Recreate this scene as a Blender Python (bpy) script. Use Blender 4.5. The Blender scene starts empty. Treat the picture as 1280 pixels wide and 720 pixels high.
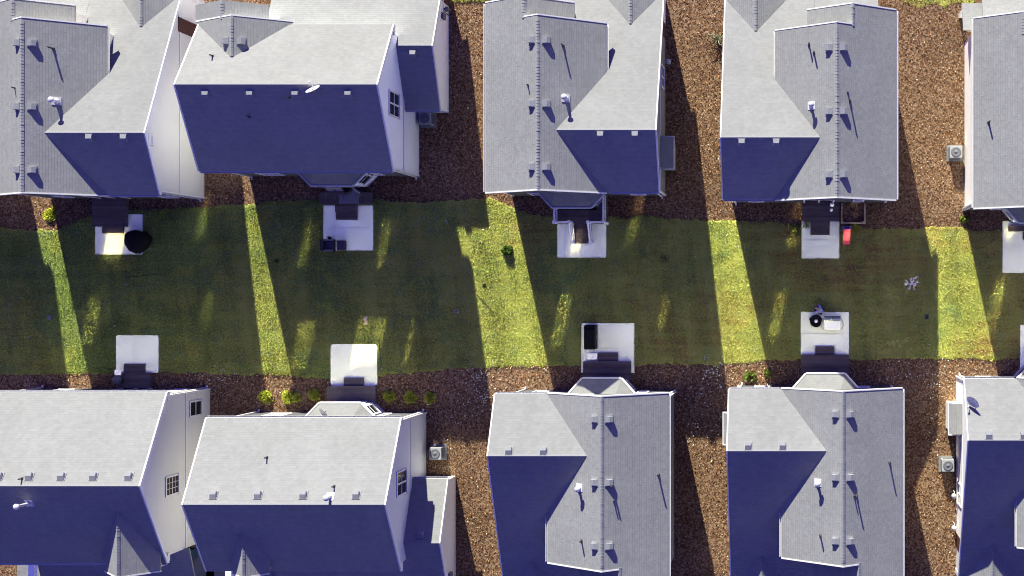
import bpy, bmesh, math, random
import numpy as np
from mathutils import Vector, Matrix

random.seed(7)
RNG = np.random.default_rng(11)
S = bpy.context.scene
C = S.collection
R = math.radians

# ------------------------------------------------------------------ camera and sun fitted to the image, points taken from its pixels
CAM_H = 78.0            # drone height in metres
FOC = 1560.0            # focal length in photo pixels
NX, NY = 1000.0, 365.0  # the point straight under the drone, photo pixels
SUN_EL = R(22.4)
SUN_AZ = R(12.0)        # sun stands towards +Y, turned this much towards -X


def at(px, py, h=0.0):
    k = (CAM_H - h) / FOC
    return Vector(((px - NX) * k, (NY - py) * k, h))


# ------------------------------------------------------------------ properties
def tag(o, label=None, cat=None, group=None, kind=None):
    if label: o['label'] = label
    if cat: o['category'] = cat
    if group: o['group'] = group
    if kind: o['kind'] = kind
    return o


def empty(name, loc, label, cat, group=None, rz=0.0):
    o = bpy.data.objects.new(name, None)
    o.empty_display_size = 0.3
    C.objects.link(o)
    o.location = loc
    o.rotation_euler = (0, 0, rz)
    return tag(o, label, cat, group)


# ------------------------------------------------------------------ mesh builder
class MB:
    def __init__(s):
        s.v, s.f, s.smooth = [], [], []

    def poly(s, pts, smooth=False):
        i = len(s.v)
        s.v += [Vector(p) for p in pts]
        s.f.append(list(range(i, i + len(pts)))); s.smooth.append(smooth)
        return s

    def mesh(s, vs, fs, smooth=False):
        i = len(s.v)
        s.v += [Vector(p) for p in vs]
        for f in fs:
            s.f.append([i + k for k in f]); s.smooth.append(smooth)
        return s

    def box(s, x0, x1, y0, y1, z0, z1):
        vs = [(x, y, z) for z in (z0, z1) for y in (y0, y1) for x in (x0, x1)]
        return s.mesh(vs, [(0, 2, 3, 1), (4, 5, 7, 6), (0, 1, 5, 4), (2, 6, 7, 3), (0, 4, 6, 2), (1, 3, 7, 5)])

    def obox(s, o, ax, ay, az, x0, x1, y0, y1, z0, z1, taper=1.0):
        o = Vector(o)
        vs = []
        for z in (z0, z1):
            t = 1.0 if z == z0 else taper
            cx, cy = (x0 + x1) / 2, (y0 + y1) / 2
            for y in (y0, y1):
                for x in (x0, x1):
                    vs.append(o + ax * (cx + (x - cx) * t) + ay * (cy + (y - cy) * t) + az * z)
        return s.mesh(vs, [(0, 2, 3, 1), (4, 5, 7, 6), (0, 1, 5, 4), (2, 6, 7, 3), (0, 4, 6, 2), (1, 3, 7, 5)])

    def bar(s, p0, p1, w, up, dn, off=0.0):
        """board of width w along p0-p1, reaching up above and dn below the line; off moves it sideways"""
        p0, p1 = Vector(p0), Vector(p1)
        d = (p1 - p0)
        side = Vector((d.y, -d.x, 0))
        side = side.normalized() if side.length > 1e-6 else Vector((1, 0, 0))
        z = Vector((0, 0, 1))
        vs = []
        for p in (p0, p1):
            for a in (off - w / 2, off + w / 2):
                for b in (-dn, up):
                    vs.append(p + side * a + z * b)
        return s.mesh(vs, [(0, 1, 3, 2), (4, 6, 7, 5), (0, 4, 5, 1), (2, 3, 7, 6), (1, 5, 7, 3), (0, 2, 6, 4)])

    def slab(s, pts, t):
        """roof plane: the outline on top, thickened straight down by t"""
        n = len(pts)
        top = [Vector(p) for p in pts]
        bot = [p - Vector((0, 0, t)) for p in top]
        i = len(s.v)
        s.v += top + bot
        s.f.append(list(range(i, i + n))); s.smooth.append(False)
        s.f.append(list(range(i + 2 * n - 1, i + n - 1, -1))); s.smooth.append(False)
        for k in range(n):
            k2 = (k + 1) % n
            s.f.append([i + k, i + n + k, i + n + k2, i + k2]); s.smooth.append(False)
        return s

    def prism(s, poly, d):
        """closed body: the outline swept along vector d"""
        n = len(poly)
        a = [Vector(p) for p in poly]
        b = [p + Vector(d) for p in a]
        i = len(s.v)
        s.v += a + b
        s.f.append(list(range(i, i + n))); s.smooth.append(False)
        s.f.append(list(range(i + 2 * n - 1, i + n - 1, -1))); s.smooth.append(False)
        for k in range(n):
            k2 = (k + 1) % n
            s.f.append([i + k, i + k2, i + n + k2, i + n + k]); s.smooth.append(False)
        return s

    def tube(s, pts, r, n=8, cap=True, smooth=True):
        pts = [Vector(p) for p in pts]
        rr = r if isinstance(r, (list, tuple)) else [r] * len(pts)
        i = len(s.v)
        for k, p in enumerate(pts):
            d = (pts[min(k + 1, len(pts) - 1)] - pts[max(k - 1, 0)]).normalized()
            a = d.cross(Vector((0, 0, 1)) if abs(d.z) < .95 else Vector((1, 0, 0))).normalized()
            b = d.cross(a)
            for j in range(n):
                t = 2 * math.pi * j / n
                s.v.append(p + a * (rr[k] * math.cos(t)) + b * (rr[k] * math.sin(t)))
        for k in range(len(pts) - 1):
            for j in range(n):
                j2 = (j + 1) % n
                s.f.append([i + k * n + j, i + k * n + j2, i + (k + 1) * n + j2, i + (k + 1) * n + j]); s.smooth.append(smooth)
        if cap:
            s.f.append([i + j for j in range(n)][::-1]); s.smooth.append(False)
            e = i + (len(pts) - 1) * n
            s.f.append([e + j for j in range(n)]); s.smooth.append(False)
        return s

    def lathe(s, c, prof, n=20, smooth=True):
        c = Vector(c)
        i = len(s.v)
        for (r, z) in prof:
            for j in range(n):
                t = 2 * math.pi * j / n
                s.v.append(c + Vector((r * math.cos(t), r * math.sin(t), z)))
        for k in range(len(prof) - 1):
            for j in range(n):
                j2 = (j + 1) % n
                s.f.append([i + k * n + j, i + k * n + j2, i + (k + 1) * n + j2, i + (k + 1) * n + j]); s.smooth.append(smooth)
        s.f.append([i + j for j in range(n)][::-1]); s.smooth.append(False)
        e = i + (len(prof) - 1) * n
        s.f.append([e + j for j in range(n)]); s.smooth.append(False)
        return s

    def build(s, name, mat, parent=None, uv=False, bevel=0.0, sxy=(1, 1), label=None, seg=2):
        me = bpy.data.meshes.new(name)
        vs = [(p.x * sxy[0], p.y * sxy[1], p.z) for p in s.v]
        me.from_pydata(vs, [], s.f)
        for p, sm in zip(me.polygons, s.smooth): p.use_smooth = sm
        bm = bmesh.new(); bm.from_mesh(me)
        bmesh.ops.remove_doubles(bm, verts=bm.verts, dist=1e-5) if bevel else None
        bmesh.ops.recalc_face_normals(bm, faces=bm.faces)
        if bevel:
            bmesh.ops.bevel(bm, geom=[e for e in bm.edges if e.is_manifold and e.calc_face_angle(0) > .5],
                            offset=bevel, segments=seg, affect='EDGES', profile=.6)
        if uv:
            lay = bm.loops.layers.uv.new('UVMap')
            for f in bm.faces:
                n = f.normal
                if n.z < 0: n = -n
                u = Vector((0, 0, 1)).cross(n)
                if u.length < 1e-4: u = Vector((1, 0, 0))
                u.normalize()
                w = n.cross(u)
                for l in f.loops:
                    l[lay].uv = (l.vert.co.dot(u), l.vert.co.dot(w))
        bm.to_mesh(me); bm.free()
        me.materials.append(mat)
        o = bpy.data.objects.new(name, me)
        C.objects.link(o)
        if parent: o.parent = parent
        if label: o['label'] = label
        return o


# ------------------------------------------------------------------ materials
class NT:
    def __init__(s, name):
        s.m = bpy.data.materials.new(name); s.m.use_nodes = True
        s.t = s.m.node_tree; s.t.nodes.clear()
        s.out = s.n('ShaderNodeOutputMaterial')

    def n(s, typ, **kw):
        o = s.t.nodes.new(typ)
        for k, v in kw.items(): setattr(o, k, v)
        return o

    def l(s, a, b): s.t.links.new(a, b)

    def val(s, sock, v):
        if hasattr(v, 'links') or isinstance(v, bpy.types.NodeSocket): s.l(v, sock)
        else: sock.default_value = v

    def math(s, op, a, b=0.0, c=None, clamp=False):
        o = s.n('ShaderNodeMath', operation=op, use_clamp=clamp)
        s.val(o.inputs[0], a); s.val(o.inputs[1], b)
        if c is not None: s.val(o.inputs[2], c)
        return o.outputs[0]

    def noise(s, scale, vec=None, detail=3.0, rough=.55, dim='3D'):
        o = s.n('ShaderNodeTexNoise', noise_dimensions=dim)
        o.inputs['Scale'].default_value = scale
        o.inputs['Detail'].default_value = detail
        o.inputs['Roughness'].default_value = rough
        if vec is not None: s.l(vec, o.inputs['Vector'])
        return o.outputs[0]

    def ramp(s, fac, stops, interp='LINEAR'):
        o = s.n('ShaderNodeValToRGB')
        o.color_ramp.interpolation = interp
        e = o.color_ramp.elements
        while len(e) < len(stops): e.new(.5)
        for el, (p, c) in zip(e, stops):
            el.position = p; el.color = (*c, 1) if len(c) == 3 else c
        s.l(fac, o.inputs[0])
        return o.outputs[0]

    def mix(s, fac, a, b, blend='MIX'):
        o = s.n('ShaderNodeMix', data_type='RGBA', blend_type=blend)
        s.val(o.inputs[0], fac)
        for sock, v in ((o.inputs[6], a), (o.inputs[7], b)):
            if isinstance(v, bpy.types.NodeSocket): s.l(v, sock)
            else: sock.default_value = (*v, 1)
        return o.outputs[2]

    def maprange(s, v, a, b, c, d):
        o = s.n('ShaderNodeMapRange')
        s.val(o.inputs[0], v)
        for k, x in zip((1, 2, 3, 4), (a, b, c, d)): o.inputs[k].default_value = x
        return o.outputs[0]

    def scale(s, col, f):
        o = s.n('ShaderNodeVectorMath', operation='SCALE')
        s.val(o.inputs[0], col) if isinstance(col, bpy.types.NodeSocket) else setattr(o.inputs[0], 'default_value', col)
        s.val(o.inputs['Scale'], f)
        return o.outputs[0]

    def bump(s, h, strength, dist):
        o = s.n('ShaderNodeBump')
        o.inputs['Strength'].default_value = strength
        o.inputs['Distance'].default_value = dist
        s.l(h, o.inputs['Height'])
        return o.outputs[0]

    def coords(s, kind='Object'):
        return s.n('ShaderNodeTexCoord').outputs[kind]

    def sep(s, v):
        o = s.n('ShaderNodeSeparateXYZ'); s.l(v, o.inputs[0]); return o.outputs

    def comb(s, x, y, z):
        o = s.n('ShaderNodeCombineXYZ')
        for k, v in enumerate((x, y, z)): s.val(o.inputs[k], v)
        return o.outputs[0]

    def geo_pos(s): return s.n('ShaderNodeNewGeometry').outputs['Position']

    def surf(s, col, rough=.9, normal=None, spec=.2, metal=0.0):
        o = s.n('ShaderNodeBsdfPrincipled')
        if isinstance(col, bpy.types.NodeSocket): s.l(col, o.inputs['Base Color'])
        else: o.inputs['Base Color'].default_value = (*col, 1)
        s.val(o.inputs['Roughness'], rough)
        o.inputs['Specular IOR Level'].default_value = spec
        o.inputs['Metallic'].default_value = metal
        if normal is not None: s.l(normal, o.inputs['Normal'])
        s.l(o.outputs[0], s.out.inputs[0])
        return s.m

    def matte(s, col, normal=None):
        o = s.n('ShaderNodeBsdfDiffuse')
        if isinstance(col, bpy.types.NodeSocket): s.l(col, o.inputs[0])
        else: o.inputs[0].default_value = (*col, 1)
        if normal is not None: s.l(normal, o.inputs['Normal'])
        s.l(o.outputs[0], s.out.inputs[0])
        return s.m


def m_shingle(name, base):
    t = NT(name)
    uv = t.coords('UV'); u, v, _ = t.sep(uv)
    vv = t.math('DIVIDE', v, .148)
    row = t.math('FLOOR', vv); fr = t.math('FRACT', vv)
    wn0 = t.n('ShaderNodeTexWhiteNoise', noise_dimensions='1D'); t.l(row, wn0.inputs['W'])
    uu = t.math('ADD', t.math('DIVIDE', u, .24), t.math('MULTIPLY', wn0.outputs[0], 7.0))
    colu = t.math('FLOOR', uu)
    wn = t.n('ShaderNodeTexWhiteNoise', noise_dimensions='2D'); t.l(t.comb(colu, row, 0.0), wn.inputs['Vector'])
    tab = wn.outputs[0]
    pos = t.geo_pos()
    fine = t.noise(55.0, pos, 2.0, .7)
    big = t.noise(.35, pos, 4.0, .6)
    mid = t.noise(2.2, pos, 3.0, .6)
    f = t.math('MULTIPLY', t.maprange(tab, 0, 1, .95, 1.04), t.maprange(fine, .3, .7, .93, 1.07))
    f = t.math('MULTIPLY', f, t.maprange(big, .3, .7, .94, 1.06))
    f = t.math('MULTIPLY', f, t.maprange(mid, .3, .7, .96, 1.04))
    line = t.maprange(fr, 0.0, .25, .88, 1.0)  # shadow under each course edge, painted as a darker band
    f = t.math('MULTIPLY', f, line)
    col = t.scale(base, f)
    h = t.math('ADD', t.math('MULTIPLY', fr, -1.0), t.math('MULTIPLY', tab, .55))
    h = t.math('ADD', h, t.math('MULTIPLY', fine, .5))
    return t.matte(col, t.bump(h, .8, .026))


def m_siding(name, base, period=.16, bump=.5):
    t = NT(name)
    pos = t.geo_pos(); x, y, z = t.sep(pos)
    fr = t.math('FRACT', t.math('DIVIDE', z, period))
    n = t.noise(.8, pos, 3.0); n2 = t.noise(9.0, pos, 2.0)
    f = t.math('MULTIPLY', t.maprange(n, .3, .7, .95, 1.04), t.maprange(n2, .3, .7, .97, 1.03))
    f = t.math('MULTIPLY', f, t.maprange(fr, 0.0, .15, .82, 1.0))
    # a little splash dirt near the ground
    f = t.math('MULTIPLY', f, t.maprange(z, 0.0, .6, .85, 1.0))
    return t.matte(t.scale(base, f), t.bump(t.math('MULTIPLY', fr, -1.0), bump, .015))


def m_plain(name, base, rough=.6, var=.08, scale=6.0, spec=.3, metal=0.0, bump=0.0):
    t = NT(name)
    pos = t.geo_pos()
    n = t.noise(scale, pos, 4.0)
    col = t.scale(base, t.maprange(n, .3, .7, 1 - var, 1 + var))
    return t.surf(col, rough, t.bump(n, bump, .02) if bump else None, spec, metal)


def m_bright(name, base, var=.05, scale=3.0):
    t = NT(name)
    n = t.noise(scale, t.geo_pos(), 4.0)
    return t.matte(t.scale(base, t.maprange(n, .3, .7, 1 - var, 1 + var)))


def m_concrete(name, base):
    t = NT(name)
    pos = t.geo_pos()
    n = t.noise(.9, pos, 5.0, .6); n2 = t.noise(14.0, pos, 3.0, .7); n3 = t.noise(3.0, pos, 3.0)
    f = t.math('MULTIPLY', t.maprange(n, .3, .7, .82, 1.08), t.maprange(n2, .3, .7, .94, 1.05))
    f = t.math('MULTIPLY', f, t.maprange(n3, .56, .72, 1.0, .86))
    return t.matte(t.scale(base, f), t.bump(n2, .2, .01))


def m_planks(name, base):
    t = NT(name)
    pos = t.geo_pos(); x, y, z = t.sep(pos)
    row = t.math('FLOOR', t.math('DIVIDE', y, .14))
    wn = t.n('ShaderNodeTexWhiteNoise', noise_dimensions='1D'); t.l(row, wn.inputs['W'])
    g = t.noise(6.0, t.comb(t.math('MULTIPLY', x, .25), y, z), 4.0)
    f = t.math('MULTIPLY', t.maprange(wn.outputs[0], 0, 1, .78, 1.2), t.maprange(g, .3, .7, .85, 1.12))
    return t.surf(t.scale(base, f), .8, t.bump(g, .3, .01), .2)


def m_lawn(name, blades=False):
    t = NT(name)
    pos = t.geo_pos(); x, y, z = t.sep(pos)
    flat = t.comb(x, y, 0.0)
    big = t.noise(.16, flat, 4.0, .6)
    mid = t.noise(.9, flat, 4.0, .65)
    sod = t.noise(1.0, t.comb(t.math('MULTIPLY', x, .22), t.math('MULTIPLY', y, 2.4), 0.0), 3.0, .6)
    fine = t.noise(9.0, flat, 4.0, .75)
    spk = t.noise(22.0, flat, 2.0, .8)
    # sod is lusher at one end of the block, drier at the other
    lush = t.maprange(x, -42, 4, .25, -.16)
    k = t.math('ADD', t.math('ADD', t.math('MULTIPLY', big, 1.6), t.math('MULTIPLY', mid, .85)), t.math('SUBTRACT', lush, .5))
    k = t.math('ADD', k, t.math('MULTIPLY', sod, .45))
    col = t.ramp(t.maprange(k, .45, 1.25, 0, 1), [(0.0, (1.25, .88, .29)), (.22, (1.48, 1.27, .32)), (.5, (1.40, 1.44, .32)), (.8, (1.08, 1.22, .27)), (1.0, (.72, .92, .22))])
    f = t.math('MULTIPLY', t.maprange(fine, .25, .75, .45, 1.45), t.maprange(spk, .3, .7, .72, 1.25))
    f = t.math('MULTIPLY', f, t.maprange(sod, .3, .7, .8, 1.14))
    strp = t.noise(.5, t.comb(t.math('ADD', t.math('MULTIPLY', x, 1.3), t.math('MULTIPLY', y, .16)), t.math('MULTIPLY', y, .12), 0.0), 3.0, .6)
    f = t.math('MULTIPLY', f, t.maprange(strp, .3, .7, .72, 1.22))
    f = t.math('MULTIPLY', f, t.maprange(big, .3, .7, .85, 1.12))
    col = t.scale(col, f)
    pale = t.math('MULTIPLY', t.maprange(mid, .52, .72, 0, .5), t.maprange(spk, .45, .65, 0, 1), clamp=True)
    col = t.mix(pale, col, (1.5, 1.45, .75))
    if blades:
        a = t.n('ShaderNodeAttribute', attribute_name='Col')
        col = t.mix(1.0, col, a.outputs['Color'], 'MULTIPLY')
        return t.matte(col)
    h = t.math('ADD', fine, t.math('MULTIPLY', mid, 1.5))
    return t.matte(t.scale(col, .85), t.bump(h, .8, .10))


def m_soil(name):
    t = NT(name)
    pos = t.geo_pos()
    big = t.noise(.22, pos, 3.0)
    n = t.noise(13.0, pos, 4.0, .7); n2 = t.noise(2.0, pos, 3.0)
    vo = t.n('ShaderNodeTexVoronoi'); vo.inputs['Scale'].default_value = 11.0
    t.l(pos, vo.inputs['Vector'])
    wn = t.n('ShaderNodeTexWhiteNoise', noise_dimensions='3D'); t.l(vo.outputs['Position'], wn.inputs['Vector'])
    k = t.math('ADD', t.math('MULTIPLY', wn.outputs[0], .6), t.math('MULTIPLY', n, .6))
    col = t.ramp(k, [(.15, (.08, .045, .025)), (.45, (.32, .18, .095)), (.7, (.52, .32, .18)), (.95, (.8, .58, .35))])
    col = t.scale(col, t.maprange(big, .35, .65, .85, 1.2))
    return t.matte(col, t.bump(k, .9, .06))


def m_attr(name, mul=1.0):
    t = NT(name)
    a = t.n('ShaderNodeAttribute', attribute_name='Col')
    return t.matte(t.scale(a.outputs['Color'], mul))


def m_glass(name):
    t = NT(name)
    n = t.noise(1.2, t.geo_pos(), 2.0)
    o = t.n('ShaderNodeBsdfPrincipled')
    o.inputs['Base Color'].default_value = (.03, .035, .04, 1)
    o.inputs['Roughness'].default_value = .13
    o.inputs['IOR'].default_value = 1.6
    t.l(o.outputs[0], t.out.inputs[0])
    return t.m


SIDE = 1.6
M = {}
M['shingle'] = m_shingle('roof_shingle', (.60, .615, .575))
M['cap'] = m_plain('ridge_shingle', (.54, .555, .555), .95, .15, 30.0, .05)
M['siding_white'] = m_siding('siding_white', (SIDE * .93, SIDE * .95, SIDE * .93))
M['siding_grey'] = m_siding('siding_grey', (SIDE * 1.3, SIDE * 1.36, SIDE * 1.38))
M['siding_cream'] = m_siding('siding_cream', (SIDE * .96, SIDE * .94, SIDE * .84))
M['trim'] = m_bright('white_trim', (1.6, 1.6, 1.5), .03)
M['rail'] = m_bright('white_rail', (3.2, 3.2, 2.6), .03)
M['vent'] = m_plain('vent_metal', (.52, .54, .56), .6, .12, 8.0, .3)
M['metal_grey'] = m_plain('grey_metal', (.34, .36, .38), .6, .1, 8.0, .3)
M['metal_white'] = m_bright('white_metal', (1.2, 1.2, 1.2), .04)
M['black'] = m_plain('black_rubber', (.02, .02, .022), .6, .15, 10.0, .3)
M['pipe'] = m_plain('grey_pipe', (.12, .12, .13), .6, .15, 10.0, .3)
M['vinyl_black'] = m_plain('black_cover', (.025, .025, .027), .7, .2, 5.0, .3, bump=.4)
M['glass'] = m_glass('window_glass')
M['glass_rear'] = m_glass('coated_window_glass')
_g = M['glass_rear'].node_tree.nodes['Principled BSDF'].inputs
_g['Base Color'].default_value = (.62, .57, .38, 1); _g['Metallic'].default_value = 1.0; _g['Roughness'].default_value = .075
M['concrete'] = m_concrete('patio_concrete', (5.4, 5.5, 3.0))
M['walk'] = m_concrete('walk_concrete', (.6, .6, .57))
M['asphalt'] = m_plain('asphalt', (.06, .06, .062), .95, .2, 4.0, .1)
M['deck'] = m_planks('deck_planks', (.36, .30, .28))
M['deck_dark'] = m_planks('dark_deck_planks', (.37, .29, .26))
M['cedar'] = m_planks('cedar_boards', (1.7, 1.35, .7))
M['brick'] = m_plain('brick_veneer', (.22, .11, .09), .95, .35, 14.0, .1)
M['lawn'] = m_lawn('lawn_turf')
M['blades'] = m_lawn('grass_blades', True)
M['soil'] = m_soil('mulch')
M['chips'] = m_attr('mulch_chips')
M['leafcol'] = m_attr('plant_leaves')
M['wicker'] = m_plain('dark_wicker', (.13, .11, .13), .8, .3, 30.0, .2)
M['cushion'] = m_plain('plum_cushion', (.22, .18, .24), .9, .1, 6.0, .1)
M['grey_fabric'] = m_plain('grey_fabric', (.55, .52, .56), .95, .12, 8.0, .1)
M['white_fabric'] = m_bright('white_fabric', (6.5, 6.4, 3.8), .05)
M['blue_fabric'] = m_plain('blue_grey_fabric', (.8, .95, 1.0), .95, .12, 8.0, .1)
M['casing'] = m_plain('painted_steel', (.82, .82, .78), .5, .06, 5.0, .3)
M['pink'] = m_bright('pink_plastic', (2.2, .32, .42), .05)
M['violet'] = m_bright('violet_plastic', (.55, .45, 1.2), .05)
M['terracotta'] = m_plain('terracotta', (.4, .17, .1), .9, .15, 6.0, .1)
M['skin'] = m_bright('skin', (1.0, .68, .52), .04)
M['hair'] = m_plain('grey_hair', (.85, .83, .78), .9, .15, 20.0, .2)
M['shirt'] = m_bright('blue_shirt', (.85, 1.05, 1.7), .05)
M['trousers'] = m_plain('dark_trousers', (.1, .1, .13), .95, .1, 8.0, .1)
M['bark_white'] = m_bright('pale_bark', (4.5, 4.5, 3.4), .15, 12.0)
M['bark'] = m_plain('brown_bark', (.14, .1, .07), .95, .2, 10.0, .1)
M['drain'] = m_plain('green_plastic', (.25, .4, .33), .7, .1, 10.0, .2)
M['tan'] = m_bright('tan_stone', (1.3, 1.0, .8), .15, 9.0)
M['hose'] = m_plain('green_hose', (.25, .5, .2), .6, .1, 10.0, .3)
M['bin_blue'] = m_plain('blue_bin', (.12, .2, .3), .6, .1, 5.0, .3)

# ------------------------------------------------------------------ house helpers
UP = Vector((0, 0, 1))


def roof_frame(zf, x, y):
    """point on a roof plane, its normal and its downhill direction"""
    e = .01
    gx = (zf(x + e, y) - zf(x - e, y)) / (2 * e); gy = (zf(x, y + e) - zf(x, y - e)) / (2 * e)
    n = Vector((-gx, -gy, 1)).normalized()
    d = Vector((-gx, -gy, 0)); d = (d - n * d.dot(n)).normalized() if d.length > 1e-5 else Vector((1, 0, 0))
    return Vector((x, y, zf(x, y))), n, d, n.cross(d)


class House:
    def __init__(s, name_label, ox, oy, sx, sy, siding):
        s.e = empty('house', (ox, oy, 0), name_label, 'house', 'houses of the two facing rows')
        s.s = (sx, sy); s.siding = siding

    def put(s, mb, name, mat, parent=None, **k):
        return mb.build(name, mat, parent or s.e, sxy=s.s, **k)

    def vent(s, roof, zf, x, y):
        o, n, d, u = roof_frame(zf, x, y)
        mb = MB()
        mb.obox(o, d, u, n, -.25, .25, -.23, .23, -.02, .035)                # flashing
        a = mb
        # hood: a box whose uphill side leans back
        L = [(-.25, -.18, .03), (.17, -.18, .03), (.17, .18, .03), (-.25, .18, .03),
             (-.04, -.16, .20), (.18, -.16, .21), (.18, .16, .21), (-.04, .16, .20)]
        vs = [o + d * p[0] + u * p[1] + n * p[2] for p in L]
        a.mesh(vs, [(0, 1, 5, 4), (1, 2, 6, 5), (2, 3, 7, 6), (3, 0, 4, 7), (4, 5, 6, 7), (3, 2, 1, 0)])
        return s.put(mb, 'roof_vent', M['vent'], roof)

    def pipe(s, roof, zf, x, y, h=.5, r=.045):
        o, n, d, u = roof_frame(zf, x, y)
        mb = MB()
        mb.lathe(o, [(r * 1.9, -.05), (r * 1.6, .06), (r * 1.1, .10), (r, .12), (r, h), (r * .7, h), (r * .7, h - .05)], 10)
        p_ = s.put(mb, 'vent_pipe', M['pipe'], roof)
        return p_

    def flue(s, roof, zf, x, y, h=.65):
        o, n, d, u = roof_frame(zf, x, y)
        mb = MB()
        mb.obox(o, d, u, n, -.26, .22, -.22, .22, -.02, .03)
        mb.lathe(o, [(.15, -.06), (.13, .1), (.09, .16), (.08, .2), (.08, h - .16), (.15, h - .15), (.17, h - .05), (.12, h), (.02, h + .02)], 14)
        return s.put(mb, 'flue_pipe', M['metal_white'], roof)

    def dish(s, parent, o, aim=(-.3, .8, .5), size=.42):
        """satellite dish on a bent arm; o is its foot"""
        sx, sy = s.s
        o = Vector(o)
        mb = MB()
        hub = o + Vector((.12, 0, .45))
        mb.tube([o - Vector((0, 0, .05)), o + Vector((0, 0, .30)), hub], .03, 8)
        arm = s.put(mb, 'satellite_dish', M['metal_grey'], parent)
        a = Vector((aim[0] * sx, aim[1] * sy, aim[2])).normalized()
        t1 = a.cross(UP).normalized(); t2 = t1.cross(a)
        mb = MB(); n = 20; rings = [(0, 0.0), (.45, .02), (.8, .06), (1, .10)]
        vs = [hub]; fs = []
        for q, dz in rings[1:]:
            for j in range(n):
                th = 2 * math.pi * j / n
                vs.append(hub + t1 * (size * q * math.cos(th)) + t2 * (size * .85 * q * math.sin(th)) + a * dz)
        for j in range(n): fs.append((0, 1 + j, 1 + (j + 1) % n))
        for k in range(2):
            for j in range(n):
                b0 = 1 + k * n; b1 = b0 + n
                fs.append((b0 + j, b1 + j, b1 + (j + 1) % n, b0 + (j + 1) % n))
        mb.mesh(vs, fs, True)
        mb.tube([hub - t2 * (size * .8) + a * .08, hub - t2 * (size * .5) + a * .42], .018, 6)
        mb.tube([hub - t2 * (size * .5) + a * .38, hub - t2 * (size * .5) + a * .5], .05, 8)
        s.put(mb, 'dish_reflector', M['metal_white'], parent)

    def caps(s, roof, p0, p1, w=.11, drop=.6, lift=1.0):
        """overlapping ridge shingles from p0 to p1"""
        p0, p1 = Vector(p0), Vector(p1)
        d = p1 - p0; L = d.length; d.normalize()
        sd = Vector((d.y, -d.x, 0)).normalized()
        mb = MB(); step = .17; n = int(L / step)
        for k in range(n):
            a = p0 + d * (k * step); b = p0 + d * min(L, k * step + step + .04)
            za, zb = .016 + .022 * lift, .016
            za += random.uniform(-.012, .006) * lift
            q = [a - sd * w + UP * (za - w * drop), a + UP * za, a + sd * w + UP * (za - w * drop),
                 b - sd * w + UP * (zb - w * drop), b + UP * zb, b + sd * w + UP * (zb - w * drop)]
            lo = [p - UP * .06 for p in q]
            mb.mesh(q + lo, [(0, 1, 4, 3), (1, 2, 5, 4), (0, 6, 7, 1), (1, 7, 8, 2), (3, 9, 6, 0), (2, 8, 11, 5)])
        return s.put(mb, 'ridge_cap', M['cap'], roof, uv=True)

    def gutter(s, p0, p1, out, w=.11):
        mb = MB()
        p0, p1 = Vector(p0), Vector(p1)
        o = Vector(out).normalized()
        prof = [(0.0, -.03), (0.0, -.15), (w * .75, -.15), (w, -.03), (w - .02, -.03), (w * .72, -.13), (.02, -.13), (.02, -.03)]
        d = p1 - p0
        mb.prism([p0 + o * a + UP * b for a, b in prof], d)
        return s.put(mb, 'gutter', M['trim'])

    def rake(s, p0, p1, out, w=.07):
        p0, p1 = Vector(p0), Vector(p1)
        o = Vector(out).normalized() * (w / 2 + .003)
        mb = MB(); mb.bar(p0 + o, p1 + o, w, .025, .22)
        return s.put(mb, 'rake_trim', M['trim'])

    def window(s, c, axis, w, h, out, lights=1, grid=False, parent=None):
        """c centre on the wall; axis unit vector along the wall; out unit outward normal"""
        c, ax, o = Vector(c), Vector(axis).normalized(), Vector(out).normalized()
        fr = MB(); t = .09
        fr.obox(c, ax, UP, o, -w / 2 - t, w / 2 + t, h / 2, h / 2 + t * 1.2, -.05, .06)
        fr.obox(c, ax, UP, o, -w / 2 - t * 1.2, w / 2 + t * 1.2, -h / 2 - t, -h / 2, -.05, .085)
        fr.obox(c, ax, UP, o, -w / 2 - t, -w / 2, -h / 2, h / 2, -.05, .058)
        fr.obox(c, ax, UP, o, w / 2, w / 2 + t, -h / 2, h / 2, -.05, .058)
        for k in range(1, lights):
            x = -w / 2 + w * k / lights
            fr.obox(c, ax, UP, o, x - .045, x + .045, -h / 2 + .001, h / 2 - .001, -.05, .05)
        fr.obox(c, ax, UP, o, -w / 2 + .001, w / 2 - .001, -.025, .025, -.05, .044)
        if grid:
            for x in (-w / 6, w / 6): fr.obox(c, ax, UP, o, x - .012, x + .012, -h / 2 + .002, h / 2 - .002, -.05, .034)
            fr.obox(c, ax, UP, o, -w / 2 + .002, w / 2 - .002, h / 4 - .012, h / 4 + .012, -.05, .036)
            fr.obox(c, ax, UP, o, -w / 2 + .002, w / 2 - .002, -h / 4 - .012, -h / 4 + .012, -.05, .036)
        f = s.put(fr, 'window', M['trim'], parent)
        if parent is None:
            pn = MB(); pn.obox(c, ax, UP, o, -w / 2, w / 2, -h / 2, h / 2, -.04, .02)
            s.put(pn, 'pane', M['glass_rear'] if o.y < -.5 else M['glass'], f)
        else:
            pn = MB(); pn.obox(c, ax, UP, o, -w / 2, w / 2, -h / 2, h / 2, -.04, .02)
            s.put(pn, 'pane', M['glass_rear'] if o.y < -.9 else M['glass'], parent)
        return f

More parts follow.
